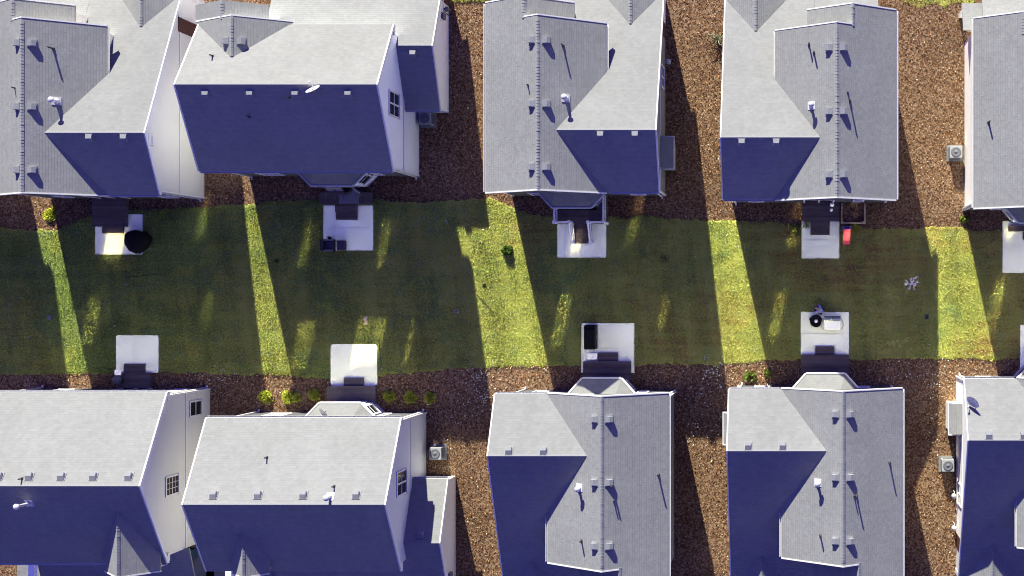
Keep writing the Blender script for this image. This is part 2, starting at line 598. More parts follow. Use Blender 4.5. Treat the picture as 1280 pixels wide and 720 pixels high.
    def door(s, c, axis, out, w=1.7, h=2.1):
        c, ax, o = Vector(c), Vector(axis).normalized(), Vector(out).normalized()
        fr = MB()
        fr.obox(c, ax, UP, o, -w / 2 - .1, w / 2 + .1, h, h + .12, -.05, .05)
        fr.obox(c, ax, UP, o, -w / 2 - .1, -w / 2, 0, h, -.05, .05)
        fr.obox(c, ax, UP, o, w / 2, w / 2 + .1, 0, h, -.05, .05)
        fr.obox(c, ax, UP, o, -.05, .05, 0, h - .002, -.05, .045)
        f = s.put(fr, 'patio_door', M['trim'])
        pn = MB(); pn.obox(c, ax, UP, o, -w / 2, w / 2, .02, h, -.04, .02)
        s.put(pn, 'pane', M['glass'], f)

    def downspout(s, x, y, top, out):
        o = Vector(out)
        mb = MB()
        b = Vector((x, y, 0))
        mb.box(x - .045, x + .045, y - .04, y + .04, .12, top)
        mb.obox(Vector((x, y, .12)), o, Vector((-o.y, o.x, 0)), UP, -.04, .16, -.045, .045, -.06, .03)
        return s.put(mb, 'downspout', M['trim'])

    def bay(s, cx, half_f, half_b, depth, z_f=2.75, z_w=3.25):
        """three sided bay on the rear wall (local y = 0, sticking out to -y)"""
        g = .12
        P = [(cx - half_b, .04), (cx - half_f, -depth), (cx + half_f, -depth), (cx + half_b, .04)]
        body = MB(); body.prism([(x, y, 0) for x, y in P], (0, 0, z_f - .05))
        b = s.put(body, 'bay', s.siding)
        Q = [(cx - half_b - g, -.0), (cx - half_f - g * .5, -depth - g), (cx + half_f + g * .5, -depth - g), (cx + half_b + g, -.0)]
        rf = MB()
        rl, rr = (cx - half_f * .82, .02, z_w), (cx + half_f * .82, .02, z_w)
        rf.mesh([(Q[0][0], Q[0][1], z_f), (Q[1][0], Q[1][1], z_f), (Q[2][0], Q[2][1], z_f), (Q[3][0], Q[3][1], z_f), rl, rr,
                 (Q[0][0], Q[0][1], z_f - .1), (Q[1][0], Q[1][1], z_f - .1), (Q[2][0], Q[2][1], z_f - .1), (Q[3][0], Q[3][1], z_f - .1)],
                [(0, 1, 4), (1, 2, 5, 4), (2, 3, 5), (6, 7, 1, 0), (7, 8, 2, 1), (8, 9, 3, 2), (9, 8, 7, 6)])
        s.put(rf, 'bay_roof', M['shingle'], b, uv=True)
        tr = MB()
        for a, c in ((0, 1), (1, 2), (2, 3)):
            p, q = Vector((*Q[a], z_f)), Vector((*Q[c], z_f))
            tr.bar(p, q, .1, .035, .14, off=.05)
        s.put(tr, 'bay_gutter', M['trim'], b)
        for a, c, w in ((0, 1, .62), (1, 2, half_f * 1.5), (2, 3, .62)):
            p, q = Vector((*P[a], 1.65)), Vector((*P[c], 1.65))
            ax = (q - p).normalized(); o = Vector((ax.y, -ax.x, 0))
            s.window((p + q) / 2, ax, w, 1.35, o, 2 if a == 1 else 1, parent=b)
        return b


# ------------------------------------------------------------------ narrow house with cross gable (ridge to the street)
def narrow_house(label, ox, oy, sx, sy, siding, bay=True, extras=(), bump=True, side_porch=False):
    H = House(label, ox, oy, sx, sy, siding)
    T = .14
    he, hr, hw = 6.0, 8.3, 7.70
    km, kw, kn = (hr - he) / 3.5, 1.70 / 3.36, .48
    yr = 3.11
    zmE = lambda x, y: hr - km * x
    zmW = lambda x, y: hr + km * x
    zwS = lambda x, y: hw - kw * (yr - y)
    zwN = lambda x, y: hw - kn * (y - yr)
    v = lambda x, y, f: (x, y, f(x, y))
    xv = (hr - hw) / km
    yN = yr + (hw - he) / kn
    # main roof, both slopes, with the lower front gable running on from it
    xg = -.9; hg = hr + km * xg; xe = xg + 2.55
    zgE = lambda x, y: hg - km * (x - xg)
    m = MB()
    m.slab([v(-3.5, -.27, zmW), v(0, -.27, zmW), v(0, 9.46, zmW), v(xg, 9.46, zmW), v(xg, 10.65, zmW), v(-3.5, 10.65, zmW)], T)
    m.slab([v(0, -.27, zmE), v(3.5, -.27, zmE), v(xv, yr, zmE), v(3.5, yN, zmE), v(3.5, 9.46, zmE), v(0, 9.46, zmE)], T)
    m.slab([v(xg, 9.2, zgE), v(xe, 9.2, zgE), v(xe, 10.65, zgE), v(xg, 10.65, zgE)], T)
    roof = H.put(m, 'roof', M['shingle'], uv=True)
    H.caps(roof, (0, -.25, hr), (0, 9.44, hr), drop=km)
    H.caps(roof, (xg, 9.4, hg), (xg, 10.63, hg), drop=km)
    # cross wing
    w = MB()
    w.slab([v(xv, yr, zwS), v(3.5, -.25, zwS), v(6.5, -.25, zwS), v(6.5, yr, zwS)], T)
    w.slab([v(xv, yr, zwN), v(6.5, yr, zwN), v(6.5, 12.5, zwN), v(1.2, 12.5, zwN), v(1.2, 9.1, zwN), v(3.0, 9.1, zwN), v(3.0, yN - .4, zwN)], T)
    w.slab([v(-2.6, 10.3, zwN), v(1.19, 10.3, zwN), v(1.19, 12.5, zwN), v(-2.6, 12.5, zwN)], T)
    wr = H.put(w, 'wing_roof', M['shingle'], uv=True)
    H.caps(wr, (6.48, yr, hw), (xv + .05, yr, hw), w=.09, drop=kw, lift=.3)
    # small front gable on the long wing slope
    xd, yd, kd = 4.67, 9.69, .57
    hd = zwN(xd, yd)
    zdW = lambda x, y: hd - kd * (xd - x); zdE = lambda x, y: hd - kd * (x - xd)
    g = MB(); hh = 1.75
    ye = yd + hh * kd / kn
    g.slab([v(xd, yd, zdW), v(xd, 12.9, zdW), v(xd - hh, 12.9, zdW), v(xd - hh, ye, zdW)], .1)
    g.slab([v(xd, yd, zdE), v(xd + hh, ye, zdE), v(xd + hh, 12.9, zdE), v(xd, 12.9, zdE)], .1)
    gr = H.put(g, 'porch_gable', M['shingle'], uv=True)
    H.caps(gr, (xd, yd + .1, hd), (xd, 12.88, hd), w=.10, drop=kd)
    gw = MB(); gw.prism([(xd - hh + .15, 12.7, 2.9), (xd + hh - .15, 12.7, 2.9), (xd + hh - .15, 12.7, zdE(xd + hh - .15, 0) - .1), (xd, 12.7, hd - .12), (xd - hh + .15, 12.7, zdW(xd - hh + .15, 0) - .1)], (0, -.3, 0))
    H.put(gw, 'gable_wall', siding, gr)
    # walls
    b = MB()
    b.prism([(-3.22, 0, 0), (3.22, 0, 0), (3.22, 0, zmE(3.22, 0) - T), (0, 0, hr - T), (-3.22, 0, zmE(3.22, 0) - T)], (0, 9.2, 0))
    H.put(b, 'wall', siding)
    b = MB()
    b.prism([(-3.22, 9.19, 0), (xe - .25, 9.19, 0), (xe - .25, 9.19, zgE(xe - .25, 0) - T), (xg, 9.19, hg - T), (-3.22, 9.19, zmW(-3.22, 0) - T - .002)], (0, 1.2, 0))
    H.put(b, 'wall', siding)
    b = MB()
    zs = lambda y: (hw - kw * (yr - y) if y < yr else hw - kn * (y - yr)) - T
    b.prism([(6.25, .004, 0), (6.25, 10.6, 0), (6.25, 10.6, zs(10.6)), (6.25, yr, zs(yr)), (6.25, .004, zs(.004))], (-3.2, 0, 0))
    H.put(b, 'wall', siding)
    for (a, c) in ((-3.2, 3.2), (3.23, 6.2)):
        rc = MB(); rc.box(a, c, -.012, -.001, .02, 5.7)  # added dark panel, cuts the sun bounced off the rear wall onto the lawn
        H.put(rc, 'bounce_cut_panel', M['siding_bounce_cut'])
    # lower end of the wing wall at the street: brick return, porch panel and post
    br = MB(); br.box(6.2, 6.29, 9.75, 10.61, 0, 3.3)
    H.put(br, 'brick_return', M['brick'])
    pw = MB(); pw.box(6.05, 6.26, 10.63, 12.2, 0, zs(12.2))
    pw.box(6.0, 6.3, 12.0, 12.3, 0, zs(12.3) - .02)
    H.put(pw, 'porch_panel', M['trim'])
    # floor band and gable vent on the wing wall
    bb = MB(); bb.box(6.24, 6.28, .02, 9.74, 2.98, 3.12)
    H.put(bb, 'band_board', M['trim'])
    for (x, y) in ((6.25, .0), (-3.22, .0)):
        cb = MB(); cb.box(x - .05, x + .05, y - .03, y + .07, .02, 5.75)
        H.put(cb, 'corner_board', M['trim'])
    gv = MB(); gv.box(6.24, 6.32, yr - .55, yr + .05, 6.1, 6.95)
    for k in range(5): gv.box(6.32, 6.335, yr - .5, yr, 6.16 + k * .15, 6.22 + k * .15)
    H.put(gv, 'gable_vent', M['trim'])
    # trim along the roof edges
    H.rake((-3.5, -.27, he), (-.002, -.27, hr), (0, -1, 0)); H.rake((3.5, -.27, he), (.002, -.27, hr), (0, -1, 0))
    H.rake((xg, 9.46, zmW(xg, 0)), (0, 9.46, hr), (0, 1, 0)); H.rake((3.5, 9.46, he), (.002, 9.46, hr), (0, 1, 0))
    H.rake((-3.5, 10.65, he), (xg - .002, 10.65, hg), (0, 1, 0)); H.rake((xe, 10.65, zgE(xe, 0)), (xg + .002, 10.65, hg), (0, 1, 0))
    H.rake((6.5, -.25, he), (6.5, yr - .002, hw), (1, 0, 0)); H.rake((6.5, 12.5, zwN(0, 12.5)), (6.5, yr + .002, hw), (1, 0, 0))
    H.gutter((-3.5, -.25, he), (-3.5, 10.63, he), (-1, 0, 0))
    H.gutter((3.5, yN + .1, he), (3.5, 9.44, he), (1, 0, 0))
    H.gutter((3.62, -.25, he), (6.5, -.25, he), (0, -1, 0))
    H.downspout(-3.3, .12, 5.8, (0, -1, 0)); H.downspout(6.05, -.06, 5.8, (0, -1, 0))
    # fireplace bump-out on the wing wall
    if bump:
        fb = MB(); fb.box(6.2, 6.9, 1.56, 3.2, 0, 2.72)
        f = H.put(fb, 'fireplace_bump', siding)
        fr = MB(); fr.slab([(6.26, 1.46, 3.14), (7.02, 1.46, 2.84), (7.02, 3.3, 2.84), (6.26, 3.3, 3.14)], .09)
        H.put(fr, 'bump_roof', M['shingle'], f, uv=True)
        ft = MB(); ft.box(7.025, 7.085, 1.38, 3.38, 2.68, 2.85); ft.box(6.27, 7.024, 1.38, 1.455, 2.68, 2.88); ft.box(6.27, 7.024, 3.305, 3.38, 2.68, 2.88)
        H.put(ft, 'bump_trim', M['trim'], f)
    if side_porch:
        sp = MB(); sp.slab([(-3.75, 10.5, 3.5), (-.5, 10.5, 3.5), (-.5, 12.3, 2.75), (-3.75, 12.3, 2.75)], .12)
        q = H.put(sp, 'porch_roof', M['shingle'], uv=True)
        pc = MB(); pc.box(-3.6, -3.35, 12.0, 12.2, 0, 2.65); H.put(pc, 'porch_post', M['trim'])
        pb = MB(); pb.box(-3.6, -.6, 11.95, 12.22, 2.4, 2.66); H.put(pb, 'porch_beam', M['trim'], q)
    # windows
    H.window((6.25, 7.1, 1.9), (0, 1, 0), 1.2, 1.4, (1, 0, 0), 2)
    for x, w_, z_ in ((4.85, .6, 4.3), (1.49, .5, 4.55)):
        H.window((x, 0, z_), (1, 0, 0), w_, 1.15, (0, -1, 0))
    H.window((-1.5, 0, 1.9), (1, 0, 0), .5, 1.2, (0, -1, 0)); H.window((4.75, 0, 1.85), (1, 0, 0), .75, 1.4, (0, -1, 0))
    H.window((-1.0, 10.39, 4.6), (1, 0, 0), 1.6, 1.5, (0, 1, 0), 2)
    if bay: H.bay(.88, 1.1, 1.85, .78)
    else: H.door((.9, 0, .35), (1, 0, 0), (0, -1, 0))
    # roof furniture
    for y in (.99, 4.53, 8.1):
        H.vent(roof, zmW, -.36, y); H.vent(roof, zmE, .42, y)
    H.vent(wr, zwS, 3.4, yr - .27); H.vent(wr, zwS, 5.35, yr - .27)
    H.flue(roof, zmE, 1.42, 4.94)
    H.pipe(roof, zmE, 1.27, 7.9); H.pipe(roof, zmW, -.62, 5.6, .3, .035)
    for kind, x, y in extras:
        zf = zmW if x < 0 else zmE
        if kind == 'pipe': H.pipe(roof, zf, x, y, .55)
        if kind == 'dish': H.dish(wr, (x, y, (zwS if y < yr else zwN)(x, y)), aim=(-.5, -.5, .5))
    return H


# ------------------------------------------------------------------ broad house with its ridge along the row
def broad_house(label, ox, oy, sx, sy, siding, half=5.58, yr=4.27, yf=8.6, hr=8.8, garage=True, dormer=None, bay_x=.85,
                vents=(-4.0, -1.53, 1.0, 3.94), pipes=((-1.55, 1.84), (2.6, 3.33)), flue=(2.5, 3.85, .7), porch=None, windows=(), dish=None, bay_dish=False, catslide=None, rear=None):
    H = House(label, ox, oy, sx, sy, siding)
    T = .14; he = 6.0
    kr, kf = (hr - he) / (yr + .27), (hr - he) / (yf - yr)
    zr = lambda x, y: hr - kr * (yr - y)
    zf_ = lambda x, y: hr - kf * (y - yr)
    v = lambda x, y, f: (x, y, f(x, y))
    m = MB()
    m.slab([v(-half, -.27, zr), v(half, -.27, zr), v(half, yr, zr), v(-half, yr, zr)], T)
    m.slab([v(-half, yr, zf_), v(half, yr, zf_), v(half, yf, zf_), v(-half, yf, zf_)], T)
    if catslide:
        m.slab([(catslide, yf - .001, he + kf * .001), (half, yf - .001, he + kf * .001), (half, yf + 4.6, he - kf * 4.6), (catslide, yf + 4.6, he - kf * 4.6)], T)
    roof = H.put(m, 'roof', M['shingle'], uv=True)
    H.caps(roof, (half - .02, yr, hr), (-half + .02, yr, hr), w=.09, drop=kr, lift=.3)
    hx = half - .3
    b = MB()
    b.prism([(-hx, 0, 0), (-hx, 0, zr(0, 0) - T), (-hx, yr, hr - T), (-hx, yf - .27, zf_(0, yf - .27) - T), (-hx, yf - .27, 0)], (2 * hx, 0, 0))
    H.put(b, 'wall', siding)
    rc = MB(); rc.box(-hx + .06, hx - .06, -.012, -.001, .02, 5.7)  # added dark skin over the rear wall so it bounces less light
    H.put(rc, 'bounce_cut_panel', M['siding_bounce_cut'])
    for sgn in (-1, 1):
        bb = MB(); bb.box(sgn * hx - .03, sgn * hx + .03, .02, yf - .3, 2.98, 3.14)
        H.put(bb, 'band_board', M['trim'])
        H.rake((sgn * half, -.27, he), (sgn * half, yr - .002, hr), (sgn, 0, 0), .085)
        H.rake((sgn * half, yf, he), (sgn * half, yr + .002, hr), (sgn, 0, 0), .085)
        rt = MB(); rt.box(*sorted((sgn * hx, sgn * (half + .02))), yf - .55, yf - .05, 5.6, 5.86)
        H.put(rt, 'eave_return', M['trim'])
        rt = MB(); rt.box(*sorted((sgn * hx, sgn * (half + .02))), -.25, .25, 5.6, 5.86)
        H.put(rt, 'eave_return', M['trim'])
    for x in (-hx, hx):
        cb = MB(); cb.box(x - .05, x + .05, -.03, .07, .02, 5.6)
        H.put(cb, 'corner_board', M['trim'])
    H.gutter((-half, -.27, he), (half, -.27, he), (0, -1, 0))
    if not garage: H.gutter((-half, yf, he), (half, yf, he), (0, 1, 0))
    H.downspout(hx - .15, -.06, 5.8, (0, -1, 0)); H.downspout(-hx + .15, -.06, 5.8, (0, -1, 0))
    for (y, z, w, h, lt, gd) in windows:
        H.window((hx, y, z), (0, 1, 0), w, h, (1, 0, 0), lt, gd)
    for x, z_, w_, h_ in (rear or ((-4.38, 4.5, .55, 1.15), (.37, 4.5, .55, 1.15), (-3.3, 1.8, 1.1, 1.3), (3.3, 1.9, .3, 1.2))):
        H.window((x, 0, z_), (1, 0, 0), w_, h_, (0, -1, 0))
    if bay_x is not None: H.bay(bay_x, 1.18, 1.9, .68)
    else: H.door((.9, 0, .3), (1, 0, 0), (0, -1, 0))
    for x in vents: H.vent(roof, zr, x, yr - .48)
    for x, y in pipes: H.pipe(roof, zr if y < yr else zf_, x, y, .35, .04)
    if flue: H.flue(roof, zr if flue[1] < yr else zf_, flue[0], flue[1], flue[2])
    if dish: H.dish(roof, (dish[0], dish[1], zr(*dish)), aim=(-.3, .75 * sy, .5))
    if bay_dish:
        H.dish(roof, (bay_x - .75, -.35, 3.05), aim=(-.4, -.4, .5), size=.36)
    if dormer:
        xd, yd, hw_, y1 = dormer
        hd = zf_(xd, yd); kd = .6 if hw_ > 2 else 1.0
        zW = lambda x, y: hd - kd * (xd - x); zE = lambda x, y: hd - kd * (x - xd)
        # where the dormer eave dies into the roof slope
        ye = yd + hw_ * kd / kf
        g = MB()
        if ye < y1:
            g.slab([v(xd, yd, zW), v(xd, y1, zW), v(xd - hw_, y1, zW), v(xd - hw_, ye, zW)], .1)
            g.slab([v(xd, yd, zE), v(xd + hw_, ye, zE), v(xd + hw_, y1, zE), v(xd, y1, zE)], .1)
        else:
            hx2 = (y1 - yd) * kf / kd
            g.slab([v(xd, yd, zW), v(xd, y1, zW), v(xd - hx2, y1, zW)], .1)
            g.slab([v(xd, yd, zE), v(xd + hx2, y1, zE), v(xd, y1, zE)], .1)
        gr = H.put(g, 'dormer_roof', M['shingle'], uv=True)
        H.caps(gr, (xd, y1 - .02, hd), (xd, yd + .12, hd), w=.10, drop=kd) if sy < 0 else H.caps(gr, (xd, yd + .12, hd), (xd, y1 - .02, hd), w=.10, drop=kd)
        w2 = min(hw_, (y1 - yd) * kf / kd) - .12
        gw = MB(); gw.prism([(xd - w2, y1 - .15, 5.4), (xd + w2, y1 - .15, 5.4), (xd + w2, y1 - .15, hd - kd * w2 - .1), (xd, y1 - .15, hd - .1), (xd - w2, y1 - .15, hd - kd * w2 - .1)], (0, -.4, 0))
        H.put(gw, 'dormer_wall', siding, gr)
        tr = MB()
        for sg in (-1, 1):
            p, q = Vector((xd, y1 + .04, hd)), Vector((xd + sg * (w2 + .12), y1 + .04, hd - kd * (w2 + .12)))
            tr.bar(p, q, .07, .02, .14)
        H.put(tr, 'dormer_trim', M['trim'], gr)
        if hw_ > 2:      # big dormer: a vent on each slope and a lower porch gable in front
            H.vent(gr, zW, xd - .42, yd + 1.0); H.vent(gr, zE, xd + .45, yd + 1.0)
            xq = xd - .75; hq = zW(xq, 0)
            zq = lambda x, y: hq - kd * (x - xq)
            q = MB()
            q.slab([v(xd - hw_, y1 - .02, zW), v(xq, y1 - .02, zW), v(xq, y1 + 1.0, zW), v(xd - hw_, y1 + 1.0, zW)], .1)
            q.slab([v(xq, y1 - .1, zq), v(xq + 2.1, y1 - .1, zq), v(xq + 2.1, y1 + 1.0, zq), v(xq, y1 + 1.0, zq)], .1)
            qr = H.put(q, 'porch_gable', M['shingle'], uv=True)
            H.caps(qr, (xq, y1 - .1, hq), (xq, y1 + .98, hq), w=.10, drop=kd)
            pw = MB(); pw.box(xd - hw_ + .3, xq + 1.8, y1 - .16, y1 + .75, 0, 5.7)
            H.put(pw, 'gable_wall', siding, qr)
    if garage:
        gx, gy, gr_, gf = 7.38, 3.72, 7.27, 12.6
        h0, h1 = 2.8, 4.5
        ka = (h1 - h0) / (gr_ - gy); kb = .50
        za = lambda x, y: h1 - ka * (gr_ - y); zb = lambda x, y: h1 - kb * (y - gr_)
        g = MB()
        g.slab([v(hx - .05, gy, za), v(gx, gy, za), v(gx, gr_, za), v(hx - .05, gr_, za)], .12)
        g.slab([v(hx - .05, gr_, zb), v(gx, gr_, zb), v(gx, gf, zb)] + ([v(hx - .05, gf, zb)] if catslide else [v(-2.7, gf, zb), v(-2.7, yf - .3, zb), v(hx - .05, yf - .3, zb)]), .12)
        grf = H.put(g, 'garage_roof', M['shingle'], uv=True)
        H.caps(grf, (gx - .02, gr_, h1), (hx + .02, gr_, h1), w=.10, drop=ka)
        H.vent(grf, za, gx - 1.15, gr_ - .45)
        b = MB(); wx = gx - .25
        b.prism([(wx, gy + .25, 0), (wx, gf - .6, 0), (wx, gf - .6, zb(0, gf - .6) - .12), (wx, gr_, h1 - .12), (wx, gy + .25, za(0, gy + .25) - .12)], (-(wx - hx) - .02, 0, 0))
        H.put(b, 'garage_wall', siding)
        b = MB(); b.box(-1.0, wx - .02, yf - .28, gf - .62, 0, zb(0, gf - .6) - .13)
        H.put(b, 'garage_wall', siding)
        H.rake((gx, gy, h0), (gx, gr_ - .002, h1), (1, 0, 0)); H.rake((gx, gf, zb(0, gf)), (gx, gr_ + .002, h1), (1, 0, 0))
        H.gutter((hx + .02, gy, h0), (gx, gy, h0), (0, -1, 0))
        br = MB(); br.box(wx - .05, wx + .035, gf - 2.0, gf - .55, 0, 1.35)
        H.put(br, 'brick_return', M['brick'])
        tb = MB(); tb.box(wx - .02, wx + .06, gf - 2.02, gf - .5, 1.355, 1.5)
        H.put(tb, 'brick_cap', M['trim'])
        ym = gf - 3.1 if sy > 0 else gf - 2.9
        mt = MB()
        mt.box(wx, wx + .14, ym, ym + .35, 1.1, 1.7)
        mt.tube([(wx + .06, ym + .5, .1), (wx + .06, ym + .5, 1.2), (wx + .2, ym + .5, 1.3), (wx + .2, ym + .8, 1.3), (wx + .2, ym + .8, .1)], .03, 8)
        mt.lathe((wx + .2, ym + .65, 1.05), [(.02, 0), (.14, .02), (.14, .25), (.02, .28)], 12)
        H.put(mt, 'utility_meter', M['metal_grey'])
    if porch:
        x0, x1, y1 = porch
        q = MB()
        z0 = 3.35
        q.slab([(x0, yf - .3, z0), (x1, yf - .3, z0), (x1, y1, z0 - .42 * (y1 - yf)), (x0, y1, z0 - .42 * (y1 - yf))], .12)
        pr = H.put(q, 'porch_roof', M['shingle'], uv=True)
        pb = MB(); zz = z0 - .42 * (y1 - yf) - .13
        pb.box(x0 + .1, x1 - .1, y1 - .32, y1 - .12, zz - .3, zz)
        H.put(pb, 'porch_beam', M['trim'], pr)
        n = 4
        for k in range(n):
            x = x0 + .25 + (x1 - x0 - .5) * k / (n - 1)
            pc = MB(); pc.box(x - .12, x + .12, y1 - .34, y1 - .1, .15, zz - .302)
            pc.box(x - .17, x + .17, y1 - .39, y1 - .05, .15, .35)
            H.put(pc, 'porch_post', M['trim'])
        sb = MB(); sb.box(x0 - .38, x0 - .04, yf - .2, y1, 2.9, 3.25)
        H.put(sb, 'porch_side_beam', M['rail'], pr)
        fl = MB(); fl.box(x0 - 3.0, x1, yf - .26, y1, 0, .15)
        H.put(fl, 'porch_floor', M['walk'])
    return H


# ------------------------------------------------------------------ the houses
M['siding_sun'] = m_siding('siding_sunlit_cream', (2.2, 2.15, 1.95))  # cream with the brightness of the sunlit wall put into its colour
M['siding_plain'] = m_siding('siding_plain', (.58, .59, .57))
M['siding_bounce_cut'] = m_siding('siding_bounce_cut', (.26, .26, .255))  # dark tone for the added panels that damp bounced light
SN = M['siding_plain']
SW, SG, SC = M['siding_white'], M['siding_grey'], M['siding_cream']
XR3 = -14.66
narrow_house('grey shingled cross-gabled house at the top left corner, a black covered round table behind it', XR3 - 28.82, 5.86, 1, 1, SC, bay=False, bump=False)
broad_house('grey gabled house with a wide navy shaded roof, low garage wing and wicker armchair behind', -29.08, 7.24, 1, 1, SG, yf=8.2,
            dormer=(-3.0, 5.96, 2.85, 8.35), windows=((3.75, 4.9, 1.3, 1.65, 2, False),), flue=None, dish=(2.07, 3.9), pipes=((.6, 3.6), (-1.9, 2.6), (-4.1, 6.1)))
narrow_house('grey cross-gabled house with white railed deck stairs onto its patio', XR3, 6.02, 1, 1, SN)
narrow_house('grey cross-gabled house with a pink toy slide and a timber framed bed behind it', 2.06, 5.6, -1, 1, SN, bay=False, bump=False, extras=(('pipe', -.75, 5.1), ('pipe', 1.55, 8.4)))
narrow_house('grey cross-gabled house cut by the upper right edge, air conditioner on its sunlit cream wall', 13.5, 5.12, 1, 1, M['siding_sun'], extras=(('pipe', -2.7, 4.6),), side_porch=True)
broad_house('broad grey gabled house at the lower left corner with five roof vents and a porch', -42.15, -6.04, 1, -1, SC, half=5.58, yr=4.69, yf=9.61, hr=9.0, garage=False,
            dormer=(3.85, 6.33, 1.6, 9.95), rear=((-2.6, 3.85, 1.1, 1.0), (2.6, 4.55, .45, 1.1), (-3.0, 1.85, .8, 1.3), (4.1, 1.85, .7, 1.3)), bay_x=None, vents=(-4.0, -2.3, -.62, 1.16, 2.94, 4.9), pipes=((-1.0, 4.3),), flue=(-.85, 5.75, 1.25),
            porch=(-3.7, 5.6, 12.2), windows=((1.05, 1.9, .8, 1.35, 1, False), (5.3, 4.75, 1.0, 1.35, 1, True)))
broad_house('broad grey gabled house with a half shaded garage wing and yellow-green clump plants behind it', -28.64, -7.52, 1, -1, SW,
            dormer=(-2.77, 6.0, 1.05, 8.55), windows=((3.65, 4.9, 1.3, 1.6, 2, False),), bay_x=.9, bay_dish=True, porch=(-5.4, -1.4, 11.0))
narrow_house('grey cross-gabled house with a black covered grill on its patio, roof half navy shade', -11.08, -6.13, -1, -1, SN, bump=False, extras=(('pipe', -2.95, 4.35), ('pipe', -.55, 4.75)))
narrow_house('grey cross-gabled house in the lower row with a loveseat and fire bowl on its patio', 2.42, -5.85, -1, -1, SN, extras=(('pipe', -.75, 5.6), ('pipe', -2.7, 3.9)))
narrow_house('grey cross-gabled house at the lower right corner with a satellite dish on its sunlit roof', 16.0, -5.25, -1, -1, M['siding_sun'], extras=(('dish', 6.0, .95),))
broad_house('house beyond the left edge, its shadow falling over the lawn', -55.2, 6.3, -1, 1, SN, garage=False)

# ------------------------------------------------------------------ ground
def sheet(name, pts, z, mat, kind='structure', sub=0):
    mb = MB(); mb.poly([(x, y, z) for x, y in pts])
    o = mb.build(name, mat)
    return tag(o, kind=kind)


sheet('ground', [(-420, -420), (420, -420), (420, 420), (-420, 420)], 0.0, M['soil'])


def value_noise(x, y, s, seed):
    r = np.random.default_rng(seed).random((128, 128))
    x = np.asarray(x) * s + 500; y = np.asarray(y) * s + 500
    xi, yi = np.floor(x).astype(int), np.floor(y).astype(int)
    fx, fy = x - xi, y - yi
    fx = fx * fx * (3 - 2 * fx); fy = fy * fy * (3 - 2 * fy)
    a = r[xi % 128, yi % 128]; b = r[(xi + 1) % 128, yi % 128]; c = r[xi % 128, (yi + 1) % 128]; d = r[(xi + 1) % 128, (yi + 1) % 128]
    return (a * (1 - fx) + b * fx) * (1 - fy) + (c * (1 - fx) + d * fx) * fy


TOP = np.array([(-300, 285), (0, 285), (66, 289), (130, 262), (250, 258), (303, 257), (340, 250), (470, 250), (575, 253), (600, 247), (612, 247), (630, 254),
                (652, 266), (700, 270), (800, 272), (884, 276), (925, 277), (1000, 280), (1080, 284), (1140, 285), (1205, 284), (1215, 289), (1330, 292), (1500, 292)], float)
BOT = np.array([(-300, 470), (0, 469), (78, 468), (118, 467), (200, 465), (320, 468), (365, 470), (408, 473), (478, 470), (540, 464), (590, 459), (606, 460),
                (690, 457), (727, 458), (793, 457), (850, 455), (905, 457), (962, 451), (1010, 450), (1062, 449), (1170, 448), (1245, 449), (1330, 447), (1500, 447)], float)


def lawn_top(x): return (NY - np.interp(x * 20 + NX, TOP[:, 0], TOP[:, 1])) / 20 + (value_noise(x, x * 0, 1.1, 3) - .5) * .22 + (value_noise(x, x * 0 + 9, 5, 4) - .5) * .12
def lawn_bot(x): return (NY - np.interp(x * 20 + NX, BOT[:, 0], BOT[:, 1])) / 20 + (value_noise(x, x * 0 + 3, 1.1, 5) - .5) * .16 + (value_noise(x, x * 0 + 5, 5, 6) - .5) * .12


def grid_mesh(name, xs, y0f, y1f, ny, mat, zf):
    xs = np.asarray(xs); nx = len(xs)
    y0, y1 = y0f(xs), y1f(xs)
    t = np.linspace(0, 1, ny)
    X = np.repeat(xs[:, None], ny, 1); Y = y0[:, None] * (1 - t) + y1[:, None] * t
    Z = zf(X, Y)
    edge = np.minimum(np.minimum(t, 1 - t) * (ny - 1), 1.0)[None, :]
    Z = Z * edge + .004 * (1 - edge)
    co = np.stack([X, Y, Z], -1).reshape(-1, 3)
    i = np.arange(nx - 1)[:, None] * ny + np.arange(ny - 1)[None, :]
    q = np.stack([i, i + ny, i + ny + 1, i + 1], -1).reshape(-1, 4)
    me = bpy.data.meshes.new(name)
    me.vertices.add(len(co)); me.vertices.foreach_set('co', co.ravel().astype(np.float32))
    me.loops.add(q.size); me.loops.foreach_set('vertex_index', q.ravel().astype(np.int32))
    me.polygons.add(len(q)); me.polygons.foreach_set('loop_start', np.arange(0, q.size, 4, dtype=np.int32))
    me.update(calc_edges=True)
    me.polygons.foreach_set('use_smooth', np.ones(len(q), bool))
    me.materials.append(mat)
    o = bpy.data.objects.new(name, me); C.objects.link(o)
    return tag(o, kind='structure')


def lawn_z(X, Y):
    return .035 + .05 * value_noise(X, Y, 1.6, 21) * value_noise(X, Y, .4, 22) + .02 * value_noise(X, Y, 5.0, 23)


grid_mesh('lawn', np.arange(-64, 25, .14), lawn_bot, lawn_top, 90, M['lawn'], lawn_z)
for k, (x0, x1, ytop) in enumerate(((-22.6, -19.1, 30), (6.4, 10.9, 30))):
    y0 = 18.0 if k == 0 else 17.85
    yb = (lambda X, y0=y0, x0=x0, x1=x1: y0 + .35 * np.abs((X - (x0 + x1) / 2) / 2) ** 2 * .3 + (value_noise(X, X * 0, 2.0, 31) - .5) * .4)
    grid_mesh('front_lawn', np.arange(x0, x1, .14), yb, lambda X: X * 0 + 24.0, 40, M['lawn'], lawn_z)
for s_ in (1, -1):
    sheet('field', [(-400, s_ * 34), (400, s_ * 34), (400, s_ * 400), (-400, s_ * 400)], .01, M['lawn'])
    sheet('front_lawn', [(-120, s_ * 20.4), (100, s_ * 20.4), (100, s_ * 24), (-120, s_ * 24)], .012, M['lawn'])
